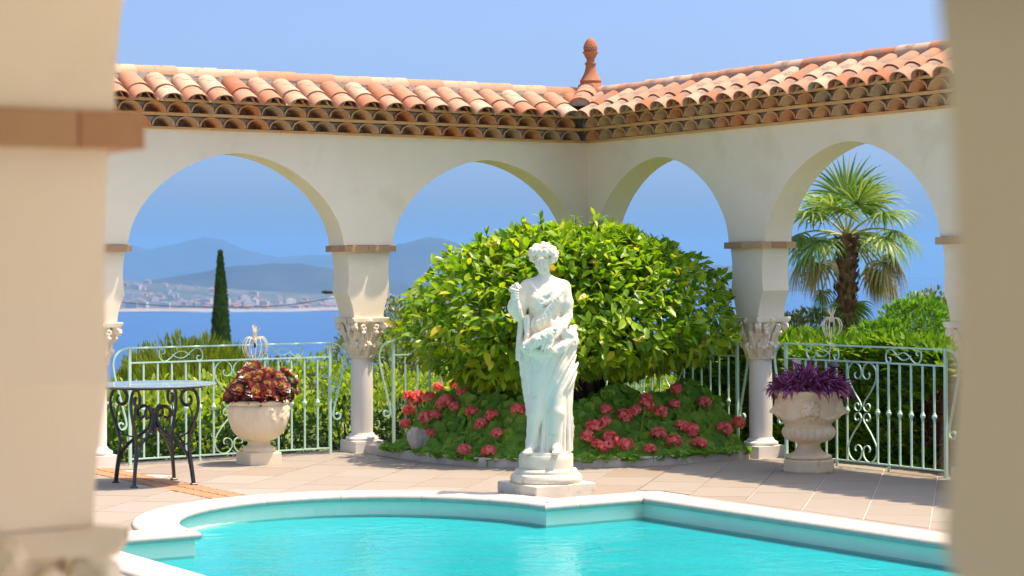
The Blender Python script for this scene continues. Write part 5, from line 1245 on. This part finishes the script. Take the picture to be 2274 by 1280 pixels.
# ================================================================== TREES AND SHRUBS BEYOND THE RAILINGS
def shrub(name, label, c, r, n, size, mat, kind='leaf', upb=0.3, cat='shrub', group=None, flowers=0, fmat=None, wid=1.0, rough=0.25, dens=0.35, fsize=0.03, fz=-0.2):
    gz = ground_z(c[0], c[1]); t0 = thing(name, label, cat, (c[0], c[1], gz), 0, group); L0 = np.array((c[0], c[1], gz)); C = np.array(c, float)
    d = rsph(n); rr = 1-dens*rng.random(n)**1.6
    lump = np.array([mnoise.noise(Vector((float(q[0])*2.3+c[0], float(q[1])*2.3+c[1], float(q[2])*2.3))) for q in d])
    P = C+d*np.array(r)*(rr*(1+rough*lump))[:, None]; keep = P[:, 2] > gz+0.01; P = P[keep]; d = d[keep]
    D = unit(d*0.8+np.array((0, 0, upb))+0.6*rsph(len(P))); N_ = unit(d+np.array((0, 0, 0.8))+0.5*rsph(len(P)))
    o = obj('foliage', cloud('foliage', P-L0, D, N_, rng.uniform(0.6, 1.2, len(P))*size, kind, wid), mat, t0); o['kind'] = 'stuff'
    b = MB()
    for k in range(5):
        a = k*1.26+c[0]; b.tube([(0.05*math.cos(a), 0.05*math.sin(a), -0.02), (r[0]*0.3*math.cos(a), r[1]*0.3*math.sin(a), (c[2]-gz)*0.7), (r[0]*0.55*math.cos(a), r[1]*0.55*math.sin(a), c[2]-gz+0.35*r[2])], [0.025, 0.016, 0.006], 6)
    b.build('stem', BARK, t0)
    if flowers:
        d = rsph(flowers*3); d = d[(d[:, 2] > fz)][:flowers]; nF = len(d)
        lump = np.array([mnoise.noise(Vector((float(q[0])*2.3+c[0], float(q[1])*2.3+c[1], float(q[2])*2.3))) for q in d])
        P0 = C+d*np.array(r)*(1.0+rough*lump)[:, None]; P0 = P0[P0[:, 2] > gz+0.03]; nF = len(P0); d = d[:nF]
        P = np.repeat(P0, 5, 0); DD = unit(np.repeat(d, 5, 0)*0.3+rsph(nF*5)); o = obj('blossom', cloud('blossom', P-L0, DD, np.repeat(d, 5, 0)+0.2, np.full(nF*5, fsize), 'petal'), fmat, t0); o['kind'] = 'stuff'
    return t0
G1 = 'jasmine along the terrace edge'
jl = ['low jasmine with white stars at the foot of the railing behind the table', 'low jasmine with white stars between the table and the pale urn', 'low jasmine with white stars behind the pale urn', 'low jasmine with white stars beside the column near the pale urn', 'low jasmine with white stars behind the column and the grey rock', 'low jasmine with white stars under the far left edge of the citrus tree']
for k, xx in enumerate((-4.75, -4.1, -3.4, -2.75, -2.05, -1.40)):
    shrub('jasmine', jl[k], (xx, 0.72, 0.10), (0.45, 0.30, 0.26+0.04*math.sin(k*2)), 900, 0.06, LEAF_JASM, 'leaf', 0.3, 'shrub', G1, 40, PETAL_WHITE, 1.1, 0.3, 0.6, 0.017, -0.5)
G2 = 'yellow green shrubs below the terrace'
sp = [((-5.2, 3.2, 0.05), (0.9, 0.8, 0.62)), ((-3.1, 3.0, -0.05), (0.95, 0.8, 0.58)), ((-1.75, 3.4, -0.05), (0.9, 0.8, 0.60)), ((-0.4, 3.0, -0.10), (0.9, 0.8, 0.60)), ((0.9, 3.2, 0.0), (0.9, 0.8, 0.62)), ((2.2, 2.8, 0.05), (0.9, 0.8, 0.75)), ((3.2, 1.4, 0.1), (0.8, 0.8, 0.8)), ((1.3, 1.3, 0.15), (0.7, 0.7, 0.62)), ((0.2, 1.7, 0.05), (0.7, 0.6, 0.60)), ((1.9, 0.2, 0.2), (0.6, 0.7, 0.65))]
sl_ = ['yellow green shrub behind the bistro table', 'yellow green shrub showing through the railing beside the red rosettes', 'yellow green shrub seen between the column and the pale urn', 'yellow green shrub behind the column with the grey rock', 'yellow green shrub behind the left of the citrus tree', 'yellow green shrub hidden mostly by the citrus tree', 'yellow green shrub seen under the right arch beside the tree', 'yellow green shrub directly behind the corner column', 'yellow green shrub left of the corner column, behind the trunk', 'yellow green shrub right of the corner column, by the hedge end']
for k, (c, r) in enumerate(sp): shrub('garden_shrub', sl_[k], c, r, 3200, 0.075, LEAF_YG, 'leaf', 0.5, 'shrub', G2)
shrub('oleander', 'white flowering oleander bush behind the table', (-5.05, 1.75, 0.25), (0.62, 0.5, 0.62), 2600, 0.11, LEAF_BUSH, 'leaf', 0.7, 'shrub', None, 190, PETAL_WHITE, 0.55, 0.3, 0.5, 0.036, -0.4)
shrub('oleander', 'white flowering oleander bush nearer the middle of the left railing', (-4.2, 2.0, 0.12), (0.55, 0.5, 0.52), 2200, 0.11, LEAF_BUSH, 'leaf', 0.7, 'shrub', None, 150, PETAL_WHITE, 0.55, 0.3, 0.5, 0.036, -0.4)
# spiky grass plant between the table and the urn
p = at(372, 900, 19.0); gr = thing('sword_plant', 'spiky sword leaved plant seen behind the table legs', 'plant', (p.x, p.y, ground_z(p.x, p.y)))
n = 150; a = rng.uniform(0, 2*PI, n); e = rng.uniform(0.5, 1.45, n); D = np.stack([np.cos(a)*np.cos(e), np.sin(a)*np.cos(e), np.sin(e)], 1)
o = obj('foliage', cloud('foliage', np.zeros((n, 3))+rng.normal(size=(n, 3))*0.03*np.array((1, 1, 0)), D, np.tile((0, 0, 1.), (n, 1))+0.1, rng.uniform(0.45, 0.75, n), 'blade', 0.35), LEAF_YG, gr); o['kind'] = 'stuff'
# feathery pine-like shrub in front of the cypress
for k, (u, v, d, rx, rz, lab) in enumerate(((425, 868, 25, 0.62, 0.62, 'feathery olive green pine shrub in front of the cypress'), (330, 880, 25.5, 0.42, 0.50, 'feathery olive green pine shrub left of the cypress'), (500, 872, 25.5, 0.42, 0.52, 'feathery olive green pine shrub at the foot of the cypress'))):
    c = at(u, v, d); shrub('pine_shrub', lab, (c.x, c.y, c.z), (rx, rx, rz), 5200, 0.13, LEAF_PINE, 'needle', 1.6, 'shrub', 'pine shrubs below the terrace', wid=1.3, rough=0.35)
for k, (u, v, d, r, mt, lab) in enumerate(((600, 890, 27, (0.8, 0.7, 0.52), LEAF_OLIVE, 'dull green bush on the slope behind the strand ornament'), (700, 885, 27, (0.75, 0.7, 0.52), LEAF_YG, 'light green bush on the slope left of the column'), (880, 770, 34, (0.75, 0.7, 0.75), LEAF_OLIVE, 'rounded grey green olive bush right of the column'), (940, 775, 38, (0.9, 0.8, 0.75), LEAF_YG, 'light green bush behind the trampoline'), (820, 800, 40, (0.9, 0.8, 0.6), LEAF_OLIVE, 'grey green bush hidden by the left column'))):
    c = at(u, v, d); shrub('slope_bush', lab, (c.x, c.y, c.z), r, 3000, 0.08, mt, 'leaf', 0.5, 'shrub', rough=0.3)
for k, (u, v, d, r, mt, lab) in enumerate(((2035, 738, 25, (0.50, 0.5, 0.42), LEAF_BUSH, 'bright green rounded bush behind the hedge right of the palm'), (2075, 725, 27, (0.5, 0.5, 0.42), LEAF_OLIVE, 'grey green bush at the end of the hedge beside the far pier'), (1950, 765, 24, (0.30, 0.4, 0.24), LEAF_BUSH, 'small bright green bush behind the hedge under the palm'), (1800, 745, 30, (0.6, 0.5, 0.35), LEAF_OLIVE, 'grey green bush left of the palm trunk'))):
    c = at(u, v, d); shrub('slope_bush', lab, (c.x, c.y, c.z), r, 2600, 0.075, mt, 'leaf', 0.5, 'shrub', rough=0.3)
# conifer hedge along the right wall
hd = thing('conifer_hedge', 'tall feathery green conifer hedge behind the right railing', 'hedge', (1.15, -4.2, ground_z(1.15, -4.2))); L0 = np.array(hd.location)
n = 30000; yy = rng.uniform(-8.0, -0.6, n); face = rng.random(n); top = 0.84
nb = np.array([mnoise.noise(Vector((a_*1.1, 3, 0))) for a_ in yy])
fz = rng.random(n); xx = np.where(face < 0.62, 0.62+0.10*rng.random(n)**2+0.05*np.sin(yy*3.1), rng.uniform(0.62, 1.7, n)); zz = np.where(face < 0.62, -0.15+fz*(top+0.17+0.10*nb), top-0.02+0.12*nb-0.10*rng.random(n))
nb2 = np.array([mnoise.noise(Vector((a_*1.7, b_*1.7, 9))) for a_, b_ in zip(yy, zz)])
bare = (nb2 > 0.30) & (zz < 0.72) & (face < 0.62)
P = np.stack([xx, yy, zz], 1)[~bare]; fa = face[~bare]; m_ = len(P)
D = unit(np.where((fa < 0.62)[:, None], np.array((-0.7, -0.15, 0.55)), np.array((-0.2, -0.1, 1.0)))+0.55*rsph(m_)); N_ = unit(np.array((-0.6, 0, 0.8))+0.5*rsph(m_))
o = obj('foliage', cloud('foliage', P-L0, D, N_, rng.uniform(0.09, 0.19, m_), 'spray'), LEAF_HEDGE, hd); o['kind'] = 'stuff'
n = 2600; P = np.stack([rng.uniform(0.70, 0.80, n), rng.uniform(-8, -0.6, n), rng.uniform(-0.15, 0.8, n)], 1)
o = obj('dead_twigs', cloud('dead_twigs', P-L0, unit(np.array((-0.5, 0, 0.3))+rsph(n)), rsph(n), rng.uniform(0.08, 0.2, n), 'spray', 0.5), leafmat('dead_spray', [(0, (0.10, 0.045, 0.02)), (0.6, (0.22, 0.09, 0.04)), (1, (0.34, 0.15, 0.07))], 0.1, 0.8, 0.1), hd); o['kind'] = 'stuff'
b = MB(); b.box((0.84, -8.0, -0.4), (1.55, -0.6, 0.82)); o = b.build('light_block_core', TWIG, hd, loc=(-L0[0], -L0[1], -L0[2]))  # solid twig-brown core added to block light inside the hedge
# cypress far down the slope
c = at(492, 660, 100); gz = ground_z(c.x, c.y)-1; cyp = thing('cypress_tree', 'slender dark green cypress rising before the blue bay', 'tree', (c.x, c.y, gz)); topz = at(489, 566, 100).z; Hc = topz-gz
n = 15000; t = rng.random(n)**0.8; a = rng.uniform(0, 2*PI, n); rmax = 0.47*np.minimum(1, (1-t)/0.42)**0.8*(0.9+0.12*np.sin(a*3+t*9))
P = np.stack([np.cos(a)*rmax*(1-0.3*rng.random(n)**2), np.sin(a)*rmax*(1-0.3*rng.random(n)**2), 0.6+t*(Hc-0.6)], 1)
P[:, 0] += -0.06*(P[:, 2]/Hc)**2
o = obj('crown', cloud('crown', P, unit(np.stack([np.cos(a)*0.35, np.sin(a)*0.35, np.ones(n)], 1)+0.25*rsph(n)), np.stack([np.cos(a), np.sin(a), 0*a+0.2], 1), rng.uniform(0.14, 0.30, n), 'spray', 1.2), LEAF_CYP, cyp); o['kind'] = 'stuff'
b = MB(); b.tube([(0, 0, 0), (0, 0, Hc*0.9)], [0.14, 0.02], 8); b.build('trunk', BARK, cyp)
# fan palm
pd = 30.0; pcn = at(1880, 528, pd); pb_ = at(1878, 780, pd); gz = ground_z(pb_.x, pb_.y); palm = thing('fan_palm', 'fan palm with shaggy brown trunk and drooping dry lower fronds', 'tree', (pb_.x, pb_.y, gz)); PL = Vector(palm.location)
tops = pcn-PL
b = MB(); N_t = 40; tp = [(tops.x*t, tops.y*t, tops.z*t) for t in np.linspace(0, 1, N_t)]
b.tube(tp, [0.165+0.02*math.sin(i*2.1)-0.03*i/N_t for i in range(N_t)], 14); trk = b.build('trunk', PALM_TRUNK, palm)
n = 900; t = rng.random(n); a = rng.uniform(0, 2*PI, n); P = np.outer(t, np.array(tops))+np.stack([0.145*np.cos(a), 0.145*np.sin(a), 0*a], 1)
o = obj('leaf_bases', cloud('leaf_bases', P, np.stack([np.cos(a)*0.6, np.sin(a)*0.6, 0*a+1.0], 1), np.stack([np.cos(a), np.sin(a), 0*a], 1), rng.uniform(0.07, 0.13, n), 'spray', 1.6), leafmat('palm_boot', [(0, (0.09, 0.05, 0.03)), (0.6, (0.22, 0.12, 0.07)), (1, (0.36, 0.22, 0.13))], 0.05, 0.9, 0.1), palm); o['kind'] = 'stuff'
def frond(az, el, plen, fr, dry, droop):
    """petiole and fan of blades; az measured in the view: 0 = right, 90 deg = away"""
    h = math.cos(el); dr = RT*math.cos(az)*h+FW*math.sin(az)*h+UP*math.sin(el)
    pts = [tops]; p = tops.copy(); d = dr.copy()
    for k in range(6): p = p+d*plen/6; d = (d-UP*0.05*(1+droop)).normalized(); pts.append(p.copy())
    b = MB(); b.tube([tuple(q) for q in pts], [0.020-0.0015*k for k in range(7)], 5); st_ = b.build('frond', FROND_STEM, palm)
    side = d.cross(UP); side = side.normalized() if side.length > 0.1 else RT.copy(); nu = side.cross(d).normalized()
    V = []; Fc = []; var = []
    NB = 34
    for k in range(NB):
        a = R(-118)+R(236)*k/(NB-1); L = fr*(0.78+0.22*math.cos(a*0.7))*random.uniform(0.92, 1.06); bd = (d*math.cos(a)+side*math.sin(a)*0.95+nu*0.10*math.cos(k*PI)).normalized()
        q = p.copy(); w = 0.5*fr*R(236)/NB; pl_ = []; segs = 7; dd = bd.copy()
        for s_ in range(segs+1):
            t = s_/segs; wd = w*(1.1*min(t*2.2, 1))*(1 if t < 0.5 else max(0.05, 1-(t-0.5)*1.9)); cr_ = dd.cross(nu).normalized()
            pl_.append((q+cr_*wd*0.5, q-cr_*wd*0.5, q+nu*0.012*(1-t)))
            dd = (dd-UP*(droop*0.05+(0.16*droop+0.05)*max(0, t-0.35)*2.2)).normalized(); q = q+dd*L/segs
        base = len(V)
        for A, B, Cc in pl_: V += [A, Cc, B]
        for s_ in range(segs):
            i0 = base+s_*3; Fc += [(i0, i0+1, i0+4, i0+3), (i0+1, i0+2, i0+5, i0+4)]
        var += [random.random()]*(3*(segs+1))
    m_ = mesh('blade_fan', V, Fc); at_ = m_.attributes.new('var', 'FLOAT', 'POINT'); at_.data.foreach_set('value', np.array(var, np.float32))
    obj('blade_fan', m_, PALM_DRY if dry else PALM_GREEN, st_)
FRD = [(80, 85, .55, .62, 0, .5), (30, 62, .55, .62, 0, .9), (150, 62, .55, .62, 0, .9), (-60, 70, .5, .6, 0, .7), (-130, 60, .5, .58, 0, 1.0), (-20, 48, .60, .6, 0, 1.3), (200, 48, .62, .6, 0, 1.3), (100, 50, .6, .6, 0, 1.0), (5, 28, .70, .58, 0, 1.7), (180, 25, .70, .56, 0, 1.8), (-40, 22, .62, .56, 0, 2.0), (220, 18, .62, .56, 0, 2.0), (60, 25, .7, .56, 0, 1.6), (130, 20, .7, .56, 0, 1.6),
       (0, 2, .72, .56, 1, 2.6), (185, 0, .70, .56, 1, 2.6), (-35, -8, .68, .56, 1, 2.6), (215, -10, .66, .52, 1, 2.6), (-15, -22, .78, .58, 1, 2.6), (170, -28, .6, .42, 1, 2.8), (30, -20, .75, .5, 1, 2.6), (205, -50, .85, .34, 0, 2.2), (-85, -80, .95, .42, 0, 1.5), (-25, -40, .62, .45, 1, 2.8), (10, -32, .6, .45, 0, 2.5)]
for az, el, pl_, fr_, dry, dr_ in FRD: frond(R(az), R(el), pl_*1.05, fr_*1.12, dry, dr_*1.15)
# trampoline on the lawn below
c = at(965, 858, 46); gz = ground_z(c.x, c.y); tr_ = thing('trampoline', 'round trampoline with dark blue padded rim and teal mat on the lawn below', 'trampoline', (c.x, c.y, gz)); h = c.z-gz; Rr = 1.45
b = MB(); b.tube([(Rr*math.cos(2*PI*k/40), Rr*math.sin(2*PI*k/40), h) for k in range(41)], 0.085, 8, caps=False, flat=2.0); obj('rim_pad', autosmooth(b.mesh('rim_pad'), 60), NAVY, tr_)
b = MB(); b.lathe([(Rr-0.08, h-0.01), (0.01, h-0.03)], 40); b.build('mat', TEAL, tr_)
for k in range(4):
    a = k*PI/2+0.4; b = MB(); b.tube([(Rr*0.96*math.cos(a-.3), Rr*0.96*math.sin(a-.3), h-0.05), (Rr*0.96*math.cos(a-.25), Rr*0.96*math.sin(a-.25), 0.02), (Rr*0.96*math.cos(a+.25), Rr*0.96*math.sin(a+.25), 0.02), (Rr*0.96*math.cos(a+.3), Rr*0.96*math.sin(a+.3), h-0.05)], 0.04, 6); b.build('leg', NAVY, tr_)
# lamp post behind the left column, with its overhead wire
c = at(790, 655, 70); gz = ground_z(c.x, c.y); lp = thing('lamp_post', 'dark street lamp head reaching out from behind the column by the pale urn', 'street lamp', (c.x, c.y, gz)); h = c.z-gz
b = MB(); b.tube([(0, 0, 0), (0, 0, h+0.1)], [0.09, 0.06], 8); b.build('pole', BLACKP, lp)
e_ = at(722, 649, 70)-Vector(lp.location); b = MB(); b.tube([(0, 0, h+0.05), (e_.x*0.6, e_.y*0.6, e_.z+0.02), (e_.x, e_.y, e_.z)], [0.035, 0.035, 0.03], 6); b.build('arm', BLACKP, lp)
b = MB(); b.tube([tuple(e_-RT*0.12), tuple(e_+RT*0.05), tuple(e_+RT*0.3)], [0.03, 0.075, 0.05], 8); b.build('lamp_head', BLACKP, lp)
b = MB(); W = [at(u, v, 70) for u, v in ((800, 655), (737, 663), (660, 675), (606, 680), (545, 682), (481, 682), (420, 681), (375, 680), (275, 672), (120, 652), (-100, 610))]; W = spline([tuple(w) for w in W], 5); o0 = Vector(W[0]); b.tube([tuple(Vector(w)-o0) for w in W], 0.012, 5)
tag(b.build('overhead_wire', BLACKP, None, loc=o0), 'thin dark overhead wire sagging across the bay view', 'wire')

# ================================================================== HAZE
hb = MB(); ctr_ = CAM+FW*9000; hb.box((-24000, -24000, -98.5), (24000, 24000, 400)); hz = hb.build('haze', None)
m = bpy.data.materials.new('haze'); m.use_nodes = True; nn = m.node_tree.nodes; nn.remove(nn['Principled BSDF']); pv = nn.new('ShaderNodeVolumePrincipled')
pv.inputs['Color'].default_value = (0.22, 0.52, 1.0, 1); pv.inputs['Density'].default_value = 8e-5; pv.inputs['Anisotropy'].default_value = 0.0
m.node_tree.links.new(pv.outputs[0], nn['Material Output'].inputs['Volume']); hz.data.materials.append(m); tag(hz, kind='stuff')
